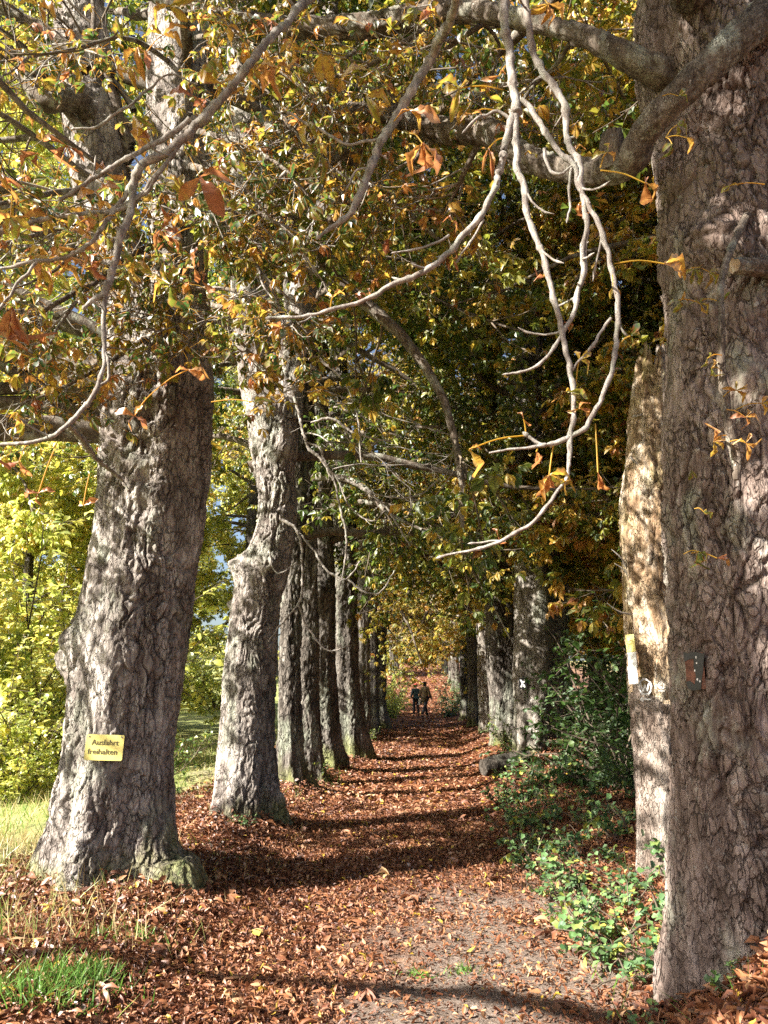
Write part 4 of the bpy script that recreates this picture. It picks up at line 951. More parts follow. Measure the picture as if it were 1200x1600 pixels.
LS = [(312, 277, 0.86, [(12, 56), (-52, 78), (-122, 60)], (288, 232)), (215, 215, 0.84, [(35, 40), (-60, 34), (100, 26)], (240, 200)), (105, 228, 0.93, [(200, 66), (160, 60), (-30, 42), (-70, 34)], (85, 285), True), (60, 240, 0.92, [(190, 50), (-120, 36)], (85, 270), True), (0, 290, 0.9, [(20, 40), (-10, 50), (40, 36)], None), (20, 480, 0.88, [(-75, 70), (-95, 120), (-115, 100)], (-20, 470), True, 2.3),
      (75, 325, 0.12, [(-20, 50), (190, 40), (-60, 36)], (40, 300)), (395, 628, 0.40, [(15, 36), (185, 26)], (330, 628)), (293, 578, 0.82, [(-20, 36), (10, 46), (170, 24)], (240, 612)), (210, 650, 0.80, [(150, 36), (-20, 34), (-140, 30), (60, 26)], (240, 612)), (345, 130, 0.62, [(20, 50), (-20, 46), (170, 50), (-100, 40)], (330, 165)), (300, 150, 0.84, [(-30, 40), (160, 46), (90, 30)], (325, 170)), (255, 55, 0.66, [(30, 50), (-20, 46), (160, 40)], (230, 80)), (185, 30, 0.5, [(-70, 46), (-110, 36)], None), (215, 75, 0.78, [(-80, 50), (-30, 46), (200, 40)], (220, 120)), (195, 110, 0.62, [(150, 34), (-50, 40), (20, 30)], (215, 140)), (355, 40, 0.62, [(-70, 30), (-20, 26), (120, 22)], (290, 30)), (60, 10, 0.62, [(-20, 50), (160, 40), (-60, 30)], None), (265, 10, 0.64, [(0, 60), (180, 50), (-40, 40)], None),
      (210, 180, 0.40, [(-80, 60), (-40, 36)], None), (150, 300, 0.72, [(20, 50), (180, 50), (-60, 36)], (170, 340)), (45, 400, 0.70, [(0, 46), (180, 40), (-50, 40), (60, 36)], (60, 410)), (120, 390, 0.76, [(20, 46), (190, 50), (-40, 40)], (130, 400)), (30, 340, 0.78, [(10, 60), (190, 50), (-40, 46)], (50, 345)), (395, 100, 0.60, [(-100, 44), (-60, 44), (-20, 40)], (380, 60)), (330, 95, 0.45, [(-90, 46), (-40, 40)], (350, 60)), (60, 770, 0.88, [(180, 36), (20, 30), (-120, 26)], (90, 690)), (30, 720, 0.9, [(-60, 36), (200, 40)], (45, 690), True), (130, 790, 0.62, [(30, 30), (160, 24)], (140, 740))]
for _ in range(46):
    q = (rl.uniform(-10, 330), rl.uniform(250, 480)); a0 = rl.uniform(-60, 0)
    LS.append((q[0], q[1], float(np.clip(rl.normal(0.56, 0.26), 0.1, 0.95)), [(a0 + rl.normal(0, 12) - 50 * i + rl.choice([0, 180]), rl.uniform(26, 46)) for i in range(rl.integers(2, 5))], (q[0] + rl.uniform(-40, 40), q[1] - rl.uniform(10, 40)), bool(rl.random() < 0.2), rl.uniform(2.8, 3.8)))
hang_leaves(lm3, LS, 3.0, 0, 8)
lm3.build('leaves', [NEARLEAF], lbo)

# thin tangles of dead twigs hanging over the path side of the second and third trunk
rgt = np.random.default_rng(401)
for par, nn, ylo, yhi in ((t2, 9, 8.2, 10.0), (None, 0, 0, 0)):
    if par is None: continue
    for k in range(nn):
        q = at(rgt.uniform(440, 540), rgt.uniform(520, 760), rgt.uniform(ylo, yhi)); tm = MB()
        st = np.array([[-0.0, 0, 0]]) + q; dv = np.array([[rgt.uniform(0.3, 1.0), rgt.uniform(-0.6, 0.5), rgt.uniform(-0.5, 0.3)]])
        mainl = grow(st, dv, np.array([rgt.uniform(0.9, 1.8)]), 12, np.array([1.1]), np.array([0.6]), 0.14, rgt)
        tubes(tm, mainl, np.linspace(0.011, 0.003, 12)[None], 5)
        branching(tm, mainl, rgt, ns=6, sub_len=(0.25, 0.7), nt=4, twig_len=(0.1, 0.35), nl=0, sub_r=0.0045, twig_r=0.0025, lmat=0, tmat=0, hang=1.2)
        tm.build('hanging_twig', [TWIG], par)

# bare hanging twigs of the burled tree, lit grey
HT = [[(455, 590, 4), (465, 640, 4), (478, 690, 4), (500, 715, 4), (520, 740, 4), (560, 760, 3.5), (600, 790, 3), (640, 850, 2)], [(478, 690, 3), (500, 700, 3), (512, 735, 3), (520, 750, 2)], [(520, 740, 3), (530, 790, 3), (540, 830, 3), (538, 880, 2.5), (530, 920, 2)],
      [(485, 660, 3), (520, 655, 4), (560, 680, 3), (610, 690, 2)], [(440, 810, 5), (460, 825, 4), (470, 850, 3.5), (472, 900, 3), (470, 930, 3.5), (466, 945, 3.5)], [(466, 945, 3), (440, 975, 2.5), (420, 1000, 2)], [(466, 945, 3), (480, 980, 2.5), (510, 1015, 2.5), (545, 1010, 2)], [(470, 835, 3), (490, 860, 3), (510, 890, 3), (540, 905, 2.5), (560, 880, 1.5)],
      [(545, 905, 3), (570, 925, 3), (595, 925, 2.5), (615, 895, 2)], [(560, 760, 3), (600, 775, 2.5), (650, 775, 2), (690, 745, 1.5)], [(525, 745, 2.5), (545, 790, 2), (580, 815, 2), (600, 800, 1.5)], [(420, 855, 2.5), (428, 890, 2), (440, 895, 2), (460, 880, 1.5)], [(500, 560, 4), (540, 600, 3), (560, 660, 2.5), (565, 720, 2)]]
htm, _ = twig_set(t2, HT, 8.2, 330, rscale=0.55)
htm.build('hanging_twig', [TWIG], t2)
# ================================================================== SNAG beside the big right tree
SY = 6.2
sn = base_empty('broken_snag', 1.86, SY, 'broken bare tree stump, pale splintered wood, leaning close behind the huge right trunk', 'dead tree')
m = MB()
rs_ = [(1052, 1410, 54), (1046, 1340, 47), (1039, 1200, 45), (1031, 1080, 46), (1024, 950, 47), (1018, 830, 46), (1019, 740, 42), (1021, 660, 36), (1024, 600, 30), (1025, 575, 27)]
SV = trunk(m, px_trunk(rs_, SY), 33, 120, 0.016, 0.08, 0.1, 0.3, 0.017, 0.035, [(at(1010, 830, SY - .18), 0.04, -0.06)], plate_sc=(17, 17, 1.3))
V = m.V[-1]
top = at(1020, 585, SY)[2]; hh = sstep(top - 0.5, top, V[:, 2])
sp = vnoise(V * np.array([16, 16, 2.0]), 70)
V[:, 2] += hh * (0.24 * sp - 0.25 * sstep(0.0, 0.25, V[:, 1] - SY) + 0.22 * sstep(-0.15, 0.15, V[:, 0] - 1.86) - 0.0 * sstep(0.0, 0.15, V[:, 0] - 1.86))
fz = V[m.F[-1][0][:, 0]]
bn = fbm(fz * np.array([5, 5, 1.2]), 71, 3)
isbark = (bn * 0.5 + sstep(2.0, 1.2, fz[:, 2]) * 0.8 + 0.9 * sstep(1.90, 1.98, fz[:, 0]) - 0.45) > 0
Fq, _, tt_ = m.F[-1]
m.F[-1] = (Fq[~isbark], 0, tt_[~isbark]); m.F.append((Fq[isbark], 1, tt_[isbark]))
m.build('trunk', [DEADWOOD, BARK_S], sn)
m = MB()
ring = SV[-120:].copy()
# splintered shards round the broken top
for k in range(26):
    a = k / 26 * 6.283; c = at(1023, 592, SY); r = 0.105
    p0 = c + np.array([r * math.cos(a), r * math.sin(a), -0.10]); hgt = U(0.06, 0.20) * (1 - 0.3 * math.cos(a))
    tubes(m, np.array([[p0, p0 + [0, 0, hgt * 0.6], p0 + [U(-.01, .01), U(-.01, .01), hgt]]]), np.array([[0.028, 0.02, 0.002]]), 5)
m.build('splinter', [DEADWOOD], sn)
for (a, b, c, d) in ((985, 1005, 948, 855), (978, 885, 955, 858), (982, 900, 960, 880), (985, 960, 948, 942), (990, 650, 1010, 640), (985, 715, 1010, 730)):
    P = [at(a, b, SY - 0.1), at((a + c) / 2, (b + d) / 2 + 4, SY - 0.15), at(c, d, SY - 0.1)] if a > 984 else [at(a, b, SY - .05), at((a + c) / 2 + 4, (b + d) / 2, SY - .08), at(c, d, SY - .05)]
    if abs(b - d) > 60: continue
    C = spline(P, 6); m = MB(); tubes(m, C[None], np.linspace(0.010, 0.002, 6)[None], 5); m.build('branch_stub', [TWIG], sn)

# ================================================================== SIGNS
def plate_mesh(w_, h_, t_, rc=0.012, bend=0.0):
    """rounded rectangle in x-z, facing -y"""
    pts = []
    for cx, cz, a0 in ((1, 1, 0), (-1, 1, 90), (-1, -1, 180), (1, -1, 270)):
        for k in range(5):
            a = rad(a0 + 22.5 * k); pts.append((cx * (w_ / 2 - rc) + rc * math.cos(a), cz * (h_ / 2 - rc) + rc * math.sin(a)))
    n = len(pts); V = []; Fs = []
    for y in (-t_ / 2, t_ / 2): V += [(p[0], y, p[1]) for p in pts]
    me = bpy.data.meshes.new('plate')
    Fs = [tuple(range(n))[::-1] if False else tuple(range(n)), tuple(range(2 * n - 1, n - 1, -1))] + [(k, n + k, n + (k + 1) % n, (k + 1) % n) for k in range(n)]
    me.from_pydata(V, [], Fs); me.update(); return me

def face_cam(o, P, yaw_off=0.0, tilt=0.0, roll=0.0):
    d = CAM - P; o.location = P
    o.rotation_euler = Euler((tilt, roll, math.atan2(d[0], -d[1]) * 1.0 + yaw_off), 'XYZ')

def text(body, size, parent, loc, mat, name='lettering', ext=0.0008, shear=0):
    c = bpy.data.curves.new(name, 'FONT'); c.body = body; c.size = size; c.extrude = ext; c.align_x = 'LEFT'; c.align_y = 'CENTER'; c.shear = shear
    c.materials.append(mat)
    tmp = bpy.data.objects.new('tmp', c); COL.objects.link(tmp)
    me = bpy.data.meshes.new_from_object(tmp.evaluated_get(bpy.context.evaluated_depsgraph_get()))
    bpy.data.objects.remove(tmp)
    o = bpy.data.objects.new(name, me); COL.objects.link(o); o.parent = parent
    o.location = loc; o.rotation_euler = (math.pi / 2, 0, 0); return o

YEL = plain('sign_yellow', (0.85, 0.75, 0.24), 0.3, 0.10, 14, spec=0.6)
INK = plain('sign_ink', (0.10, 0.09, 0.05), 0.6, 0.1)
WHT = plain('white_plastic', (0.75, 0.75, 0.74), 0.4, 0.05, 12)
BLK = plain('black_plastic', (0.02, 0.02, 0.022), 0.35, 0.3, 20)
RUST = plain('rust', (0.13, 0.06, 0.04), 0.85, 0.5, 22, bump=0.004)
STEEL = plain('steel', (0.45, 0.43, 0.4), 0.4, 0.3, 40, metal=0.8)
PAINT = plain('white_paint', (0.62, 0.62, 0.60), 0.8, 0.3, 60)

P = surf(t1v, 163, 1168, 26); P = P + nrm(CAM - P) * 0.035
sg = empty('warning_sign', (0, 0, 0), 'yellow rectangular sign reading Ausfahrt freihalten nailed to the flared trunk', 'sign')
face_cam(sg, P, yaw_off=-0.12, tilt=-0.06, roll=rad(2.5))
po = child('panel', plate_mesh(0.262, 0.178, 0.004), sg); po.data.materials.append(YEL)
text('Ausfahrt', 0.054, sg, (-0.092, -0.0035, 0.034), INK)
text('freihalten', 0.054, sg, (-0.112, -0.0035, -0.030), INK)
for q in (-0.112, 0.112):
    b = MB(); a = np.linspace(0, 6.283, 13)[:-1]
    b.add(np.vstack([np.stack([q + 0.006 * np.cos(a), np.full(12, -0.0045), 0.074 + 0.006 * np.sin(a)], 1), [[q, -0.0065, 0.074]]]), [(k, (k + 1) % 12, 12) for k in range(12)])
    b.build('nail', [STEEL], sg, local=True)

# X plate on the pale grey tree
P = surf(RV[0][1], 817, 1068, 14); P = P + nrm(CAM - P) * 0.03
xs = empty('waymark_plate', (0, 0, 0), 'small black plate with a white X on the pale grey trunk', 'sign')
face_cam(xs, P)
o = child('panel', plate_mesh(0.135, 0.19, 0.006, 0.008), xs); o.data.materials.append(BLK)
b = MB()
for sgn in (-1, 1):
    dx, dz = 0.036 * sgn, 0.065; wv = 0.016
    yv = -0.0048 if sgn > 0 else -0.0042
    b.add([(-dx - wv, yv, -dz), (-dx + wv, yv, -dz), (dx + wv, yv, dz), (dx - wv, yv, dz)], [(0, 1, 2, 3)])
b.build('letter_x', [WHT], xs, local=True, smooth=False)

# plates on the snag's left edge
def snag_plate(px, py, w_, h_, mat, label, dy=0.0, text_=None):
    P = at(px, py, SY - 0.22)
    e = empty('waymark_plate', (0, 0, 0), label, 'sign', 'trail plates nailed to the snag')
    face_cam(e, P, yaw_off=-0.55, roll=rad(-3)); o = child('panel', plate_mesh(w_ * 1.2, h_ * 1.2, 0.003, 0.004), e); o.data.materials.append(mat)
    if text_ == 'mark':
        b = MB()
        b.add([(-0.018, -0.0022, 0.012), (-0.004, -0.0022, 0.012), (0.02, -0.0022, 0.022), (0.004, -0.0022, 0.022)], [(0, 1, 2, 3)])
        b.add([(-0.016, -0.0022, -0.012), (0.012, -0.0022, -0.008), (0.012, -0.0022, -0.002), (-0.016, -0.0022, -0.006)], [(0, 1, 2, 3)])
        b.build('symbol', [INK], e, local=True, smooth=False)
    return e
snag_plate(985, 1005, 0.058, 0.105, YEL, 'small yellow trail plate at the top of three on the splintered snag', text_='mark')
snag_plate(988, 1031, 0.058, 0.095, WHT, 'white blank trail plate in the middle, under the yellow one')
snag_plate(989, 1055, 0.062, 0.105, WHT, 'white blank trail plate lowest of the three on the snag')

# painted round emblem with W and arrow below, and small round C mark, on the snag's bark
def painted(px, py, label, big):
    P = surf(SV, px, py, 16); P = P + nrm(CAM - P) * 0.024
    e = empty('painted_mark', (0, 0, 0), label, 'painted mark', 'white painted marks on the snag'); face_cam(e, P, yaw_off=-0.1)
    e.scale = (1.2, 1.2, 1.2); b = MB(); r = 0.040 if big else 0.017
    def ringm(r0, r1, sx=1.0, a0=0, a1=6.283, n_=36, y=-0.003):
        a = np.linspace(a0, a1, n_); wob = 1 + 0.06 * np.sin(5 * a) + 0.04 * np.sin(11 * a + 1)
        Vv = np.vstack([np.stack([sx * r0 * np.cos(a), np.full(n_, y), r0 * np.sin(a) * 1.25], 1), np.stack([sx * r1 * wob * np.cos(a), np.full(n_, y), r1 * wob * np.sin(a) * 1.25], 1)])
        b.add(Vv, [(k, n_ + k, n_ + k + 1, k + 1) for k in range(n_ - 1)])
    def stroke(pts, w_, y=-0.004):
        C = spline([(p[0], y, p[1]) for p in pts], 14); t = nrm(np.gradient(C, axis=0)); s_ = np.stack([-t[:, 2], 0 * t[:, 0], t[:, 0]], 1) * w_
        Vv = np.vstack([C - s_, C + s_]); b.add(Vv, [(k, 14 + k, 15 + k, k + 1) for k in range(13)])
    if big:
        ringm(r * 0.78, r * 1.0)
        stroke([(-0.026, 0.022), (-0.016, -0.020), (-0.012, -0.026)], 0.0045); stroke([(-0.012, -0.026), (0.0, 0.012)], 0.0045, -0.0044)
        stroke([(0.0, 0.012), (0.010, -0.026)], 0.0045, -0.0048); stroke([(0.010, -0.026), (0.024, 0.022)], 0.0045, -0.0052)
        stroke([(-0.030, -0.074), (0.028, -0.074)], 0.0045); stroke([(-0.034, -0.074), (-0.014, -0.062)], 0.0035, -0.0046); stroke([(-0.034, -0.074), (-0.014, -0.086)], 0.0035, -0.0050)
    else:
        ringm(r * 0.86, r * 1.08); ringm(r * 0.32, r * 0.62, 1, 0.8, 5.5, 24, -0.0035)
        stroke([(-0.018, -0.032), (0.018, -0.032)], 0.0025)
    b.build('emblem', [PAINT], e, local=True, smooth=False)
painted(1008, 1073, 'larger white painted ring emblem with W and arrow on the snag bark', True)
painted(1033, 1071, 'smaller white painted ring with C inside on the snag bark', False)

# torn black plate on the big right trunk
P = surf(R1v, 1086, 1048, 9); P = P + nrm(CAM - P) * 0.022
e = empty('torn_plate', (0, 0, 0), 'torn black plate around a rusty metal patch on the huge right trunk', 'plate'); face_cam(e, P, yaw_off=-0.55); e.scale = (0.82, 0.82, 0.82)
o = child('rusty_backing', plate_mesh(0.115, 0.20, 0.003, 0.006), e); o.data.materials.append(RUST)
b = MB()
tp = [(-0.062, 0.105), (-0.03, 0.098), (0.01, 0.104), (0.07, 0.092), (0.062, 0.06), (0.052, 0.0), (0.040, -0.045), (0.030, -0.102), (-0.02, -0.108), (-0.052, -0.096), (-0.056, -0.06), (-0.03, -0.055), (-0.006, -0.078), (0.006, -0.03), (-0.004, 0.02), (0.0, 0.066), (-0.03, 0.062), (-0.056, 0.05)]
me = bpy.data.meshes.new('film'); nn_ = len(tp)
me.from_pydata([(p[0], -0.0035, p[1]) for p in tp] + [(p[0], -0.0055, p[1]) for p in tp], [], [tuple(range(nn_)), tuple(range(2 * nn_ - 1, nn_ - 1, -1))] + [(k, (k + 1) % nn_, nn_ + (k + 1) % nn_, nn_ + k) for k in range(nn_)])
me.materials.append(BLK); child('black_film', me, e)
b = MB()
for q in range(5):
    c = (U(0.0, 0.04), -0.0065, U(-0.09, 0.09)); a = np.linspace(0, 6.283, 8)[:-1]; r_ = U(0.003, 0.006)
    b.add([(c[0] + r_ * math.cos(t), c[1], c[2] + r_ * 1.3 * math.sin(t)) for t in a], [tuple(range(7))])
b.build('flake', [PAINT], e, local=True)

# ================================================================== LOG by the X tree
m = MB()
def gz1(x, y): return float(ground_z(np.array([x]), np.array([y]))[0])
lp = at(782, 1192, 13.6); lx, ly = lp[0], lp[1]
lo = base_empty('mossy_log', lx, ly, 'dark rotten log lying at the foot of the X tree', 'log')
z0 = gz1(lx, ly)
trunk(m, [(lx + 0.5, ly + 0.3, z0 + 0.2, 0.13), (lx + 0.15, ly + 0.1, z0 + 0.17, 0.15), (lx - 0.1, ly - 0.02, z0 + 0.14, 0.15), (lx - 0.30, ly - 0.12, z0 + 0.10, 0.13)], 44, 50, 0.03, 0.06, 0, -50, 0.012, 0.04, cap=True)
m.build('stem', [bark_mat('bark_rotten', (0.018, 0.015, 0.012), (0.05, 0.042, 0.034), (0.11, 0.095, 0.08), lich_amt=0.15)], lo)

# ================================================================== SHRUBS, PLANTS
def shrub_mesh(seed, h, r, nst, ntw, nl, leaf, tint, mats, tmpl=LT[1], wide=1.6, droop=0.4, low=0.1):
    rg = np.random.default_rng(seed); mb = MB()
    a = rg.uniform(0, 6.283, nst); e_ = rg.uniform(0.5, 1.45, nst)
    P0 = np.stack([np.cos(a), np.sin(a), 0 * a], 1) * rg.uniform(0, 0.15, nst)[:, None] * r + np.array([0, 0, -0.05])
    D = np.stack([np.cos(a) * np.cos(e_), np.sin(a) * np.cos(e_), np.sin(e_)], 1)
    ln = np.minimum(h / np.maximum(np.sin(e_), 0.2), 0.9 * r / np.maximum(np.cos(e_), 0.1)) * rg.uniform(0.6, 1.0, nst)
    S = grow(P0, D, ln, 9, np.full(nst, droop), np.zeros(nst), 0.12, rg)
    tubes(mb, S, np.linspace(0.012, 0.004, 9)[None] * (0.5 + h / 3) * np.ones((nst, 1)), 5, 0)
    p, t, i_, tt = pick(S, ntw, low, 1.0, rg)
    d = nrm(t * 0.5 + rg.normal(0, 0.7, (len(p), 3)))
    T = grow(p, d, rg.uniform(0.15, 0.4, len(p)) * r, 5, rg.uniform(0, 0.7, len(p)), np.zeros(len(p)), 0.1, rg)
    tubes(mb, T, np.linspace(0.004, 0.0015, 5)[None] * np.ones((len(p), 1)), 3, 0)
    p, t, i_, tt = pick(T, nl, 0.1, 1.0, rg)
    k = p[:, 2] > 0.02; p, t = p[k], t[k]; n = len(p)
    d = nrm(t * 0.5 + rg.normal(0, 0.8, (n, 3)) * np.array([1, 1, 0.4])); nn = nrm(np.array([0, 0, 1.0]) + rg.normal(0, 0.45, (n, 3)))
    tn = np.clip(rg.normal(tint[0], tint[1], n) + 0.15 * vnoise(p * 2, 5), 0, 1)
    put_leaflets(mb, p, d, nn, rg.uniform(*leaf, n), tn, tmpl, 1, rg)
    return mb.mesh('foliage', mats)
WIDE = [leaflet(1, f, c, 0.1, 1.9) for f, c in ((0.15, 0.2), (0.3, 0.35), (0.1, 0.1))]
OVAL = [leaflet(1, f, c, 0.1, 1.35) for f, c in ((0.2, 0.2), (0.35, 0.4))]
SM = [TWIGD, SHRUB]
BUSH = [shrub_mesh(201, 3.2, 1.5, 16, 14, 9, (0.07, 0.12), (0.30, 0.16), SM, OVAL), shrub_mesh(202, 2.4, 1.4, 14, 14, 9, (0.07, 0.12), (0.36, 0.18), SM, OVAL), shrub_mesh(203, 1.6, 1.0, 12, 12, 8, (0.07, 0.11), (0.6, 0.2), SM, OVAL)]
def bush(x, y, k, sc, rz, label, group='shrubs under the trees', name='leafy_shrub', sz=None):
    e = base_empty(name, x, y, label, 'shrub', group)
    c = child('foliage', BUSH[k], e); c.rotation_euler = (0, 0, rz); c.scale = (sc, sc, sz or sc); return e
bush(2.55, 10.6, 0, 1.0, 0.2, 'dark green shrub between the X tree and the snag, arching left')
bush(2.45, 9.6, 1, 0.6, 1.4, 'low dark green shrub in front of the pale X trunk')
bush(3.3, 9.6, 0, 1.1, 2.2, 'tall shaded shrub against the left edge of the snag')
bush(3.1, 12.8, 0, 1.1, 3.0, 'tall dark shrub right behind the X tree')
bush(1.75, 16.6, 2, 0.5, 0.4, 'small dark shrub at the foot of the trunk left of the X tree')
bush(4.4, 12.5, 0, 1.25, 4.0, 'large shaded shrub deep in the wood behind the snag')
bush(5.0, 16.0, 0, 1.4, 5.0, 'largest shaded shrub far back in the right hand wood')
bush(3.8, 19.0, 0, 1.3, 0.9, 'shaded shrub behind the second trunk from the X tree')
bush(1.45, 37.5, 0, 0.72, 1.2, 'dark green bush at the right verge just before the walkers', sz=0.85)
bush(1.9, 42.0, 0, 0.8, 2.5, 'tall green bush on the right beyond the walkers')
bush(2.6, 48.0, 0, 0.9, 4.2, 'green bush on the right verge, farthest up the path')
bush(-1.55, 12.9, 2, 0.28, 0.3, 'tiny green seedling shrub at the foot of the reddish trunk')
bush(-1.4, 20.5, 2, 0.35, 1.3, 'small light green sapling by the narrow pale trunk')
bush(-3.6, 10.8, 2, 0.75, 2.1, 'sunny yellow green bramble between the sign trunk and burled trunk')
bush(-3.4, 9.2, 2, 0.5, 3.1, 'low sunny bramble at the field edge left of the burled trunk')

PM = [TWIGD, leaf_mat('leaf_ground_plant', [(0.0, (0.04, 0.10, 0.04)), (0.5, (0.13, 0.25, 0.07)), (0.8, (0.30, 0.35, 0.07)), (1.0, (0.55, 0.42, 0.05))], trans=0.3, gloss=0.1)]
PLANT = [shrub_mesh(211 + k, 0.30, 0.34, 9, 4, 5, (0.03, 0.066), (0.52, 0.25), PM, WIDE, droop=0.8) for k in range(3)]
PLB = 'low bank plant with small rounded green and yellowing leaves beside the right tree'
spots = [(1.35, 5.6), (1.15, 5.9), (1.5, 6.1), (1.25, 6.5), (1.0, 6.4), (1.55, 6.8), (1.3, 7.1), (1.7, 5.4), (1.45, 5.2), (1.2, 5.2), (1.05, 7.0), (1.45, 7.6), (1.75, 7.4), (1.2, 7.9), (1.6, 8.3), (1.9, 8.0), (1.35, 4.7), (1.1, 4.6), (1.55, 4.85), (1.75, 4.7), (1.9, 6.5), (1.8, 5.9), (1.35, 8.9), (1.8, 9.0), (0.95, 4.9), (1.0, 5.5)] + [(1.25 + 0.75 * ((k * 37) % 10) / 10, 9.2 + 0.38 * k) for k in range(16)] + [(0.95 + 0.3 * ((k * 53) % 10) / 10, 7.3 + 0.5 * k) for k in range(9)]
for k, (x, y) in enumerate(spots):
    e = base_empty('bank_plant', x + U(-.08, .08), y, PLB, 'plant', 'low plants on the right bank')
    c = child('foliage', PLANT[k % 3], e); c.rotation_euler = (0, 0, U(0, 6.28)); s_ = U(0.7, 1.25); c.scale = (s_, s_, s_ * U(0.8, 1.2))
for x, y, lb in ((0.92, 3.75, 'small ivy sprig in the leaves at the bottom right of the path'), (1.22, 3.45, 'ivy sprig in front of the huge right trunk foot'), (1.45, 3.2, 'ivy leaf sprig in the leaf heap in the bottom right corner'), (1.25, 3.9, 'grey green ivy plant left of the huge right trunk foot'), (-2.5, 7.9, 'green moss plant tuft at the foot of the burled trunk'), (-1.75, 8.3, 'green leafy tuft right of the burled trunk foot')):
    e = base_empty('bank_plant', x, y, lb, 'plant', 'low plants by the trunk feet')
    c = child('foliage', PLANT[1], e); c.rotation_euler = (0, 0, U(0, 6.28)); c.scale = (0.55, 0.55, 0.55)

# ================================================================== BACKGROUND TREES
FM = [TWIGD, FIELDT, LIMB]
FT = [crown(301, 0.3, 9.0, 3.6, 32, ns=8, nt=7, nl=6, leaf=(0.14, 0.22), tint=(0.40, 0.18), path_low=False).mesh('crown', FM),
      crown(302, 1.4, 13.0, 4.2, 36, ns=8, nt=7, nl=6, leaf=(0.15, 0.24), tint=(0.55, 0.18), path_low=False).mesh('crown', FM)]
WT = [crown(303, 1.8, 14.0, 4.4, 38, ns=8, nt=7, nl=6, leaf=(0.15, 0.24), tint=(0.50, 0.22), path_low=False).mesh('crown', CROWN_MATS)]
def back_tree(x, y, mesh, rz, sc, label, group):
    e = base_empty('broadleaf_tree', x, y, label, 'tree', group)
    child('trunk', TALLM if ((len(FT) > 2 and mesh is FT[2]) or (len(WT) > 1 and mesh is WT[1])) else FARM, e); c = child('crown', mesh, e); c.rotation_euler = (0, 0, rz); e.scale = (sc,) * 3; return e
FT.append(crown(304, 8.0, 20.0, 4.8, 38, ns=8, nt=7, nl=6, leaf=(0.15, 0.24), tint=(0.5, 0.2), path_low=False).mesh('crown', FM))
tt2_ = MB(); trunk(tt2_, [(0, 0, -0.4, 0.36), (0, 0, 0.0, 0.34), (0.03, 0, 0.8, 0.28), (-0.05, 0, 6, 0.25), (0.05, 0, 12, 0.2), (0, 0, 18.5, 0.04)], 93, 36, 0.12, 0.06, 0.2, 0, 0.02, 0.04)
TALLM = tt2_.mesh('trunk', [BARK_F])
FG = 'sunlit trees standing in the field'
back_tree(-9.0, 13.0, FT[0], 0, 0.58, 'bright yellow green field tree at the left edge behind the sign trunk', FG)
back_tree(-12.5, 17.5, FT[0], 2, 0.85, 'larger yellow green field tree farther back on the left', FG)
back_tree(-16.0, 17.0, FT[1], 2.2, 0.85, 'tall field tree with yellow crown above the bright bush at the left edge', FG)
back_tree(-12.0, 24.0, FT[1], 4.4, 0.66, 'golden field tree seen just left of the burled trunk', FG)
back_tree(-16.0, 26.0, FT[1], 1, 0.85, 'golden field tree seen between the sign trunk and the burled trunk', FG)
back_tree(-21, 29, FT[1], 3, 1.15, 'tall golden tree in the field beyond the bright green ones', FG)
back_tree(-14.5, 34, FT[1], 4, 0.8, 'golden tree behind the slim chestnut on the left', FG)
back_tree(-26, 34, FT[0], 5, 2.0, 'broad green field tree far left in the distance', FG)
back_tree(-16, 46, FT[1], 0.5, 0.9, 'distant golden tree behind the far left chestnuts', FG)
back_tree(-19, 55, FT[0], 1.5, 0.6, 'small round distant tree on the bright meadow', FG)
back_tree(-34, 66, FT[1], 2.5, 1.9, 'far tree at the back edge of the meadow', FG)
back_tree(-24, 74, FT[1], 3.3, 1.7, 'far golden tree beyond the meadow near the avenue', FG)
back_tree(-15, 84, FT[1], 3.3, 1.2, 'farthest golden tree beyond the meadow, close to the path end', FG)
back_tree(-12.0, 18.0, FT[2], 0.3, 1.0, 'very tall field tree with high crown filling the top left corner', FG)
back_tree(-14.5, 24.5, FT[2], 2.1, 1.1, 'very tall field tree with high crown, behind the sign trunk fork', FG)
back_tree(-10.5, 29.0, FT[2], 4.0, 0.7, 'very tall field tree with high crown, behind the burled trunk fork', FG)
back_tree(-8.9, 24.5, FT[2], 1.0, 0.62, 'medium high crowned field tree in the gap right of the sign trunk', FG)
back_tree(-11.7, 32.0, FT[1], 2.0, 0.8, 'golden tree in the gap between sign trunk and burled trunk, farther back', FG)
back_tree(-7.4, 34.0, FT[2], 5.0, 0.68, 'tall high crowned field tree farther back, hidden below by the burled trunk', FG)
back_tree(-5.7, 27.0, FT[2], 0.8, 0.85, 'tall high crowned field tree nearest the left row, seen above the burled trunk', FG)
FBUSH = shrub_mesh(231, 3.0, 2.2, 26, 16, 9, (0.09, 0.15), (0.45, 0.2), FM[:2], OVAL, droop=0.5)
for x, y, s_, rz, lb in ((-7.2, 13.2, 1.1, 0, 'sunny yellow green field bush at the left edge, left of the sign'), (-5.9, 12.0, 0.62, 2, 'low sunny field bush directly left of the flared trunk'), (-7.9, 16.2, 1.75, 5, 'tallest sunny field bush in front of the bright left tree trunk'), (-15.6, 50, 2.0, 1, 'distant hedge bush across the meadow, left one in the gap between the two front trunks'), (-12.2, 49, 2.0, 3, 'distant hedge bush across the meadow, right one in the gap between the two front trunks'), (-19, 57, 2.3, 2, 'farthest meadow hedge bush, mostly behind the sign trunk'), (-9.2, 15.5, 1.4, 4, 'tall sunny field bush under the bright left tree')):
    e = base_empty('field_bush', x, y, lb, 'bush', 'sunny bushes at the field edge'); q_ = child('foliage', FBUSH, e); q_.rotation_euler = (0, 0, rz); e.scale = (s_,) * 3
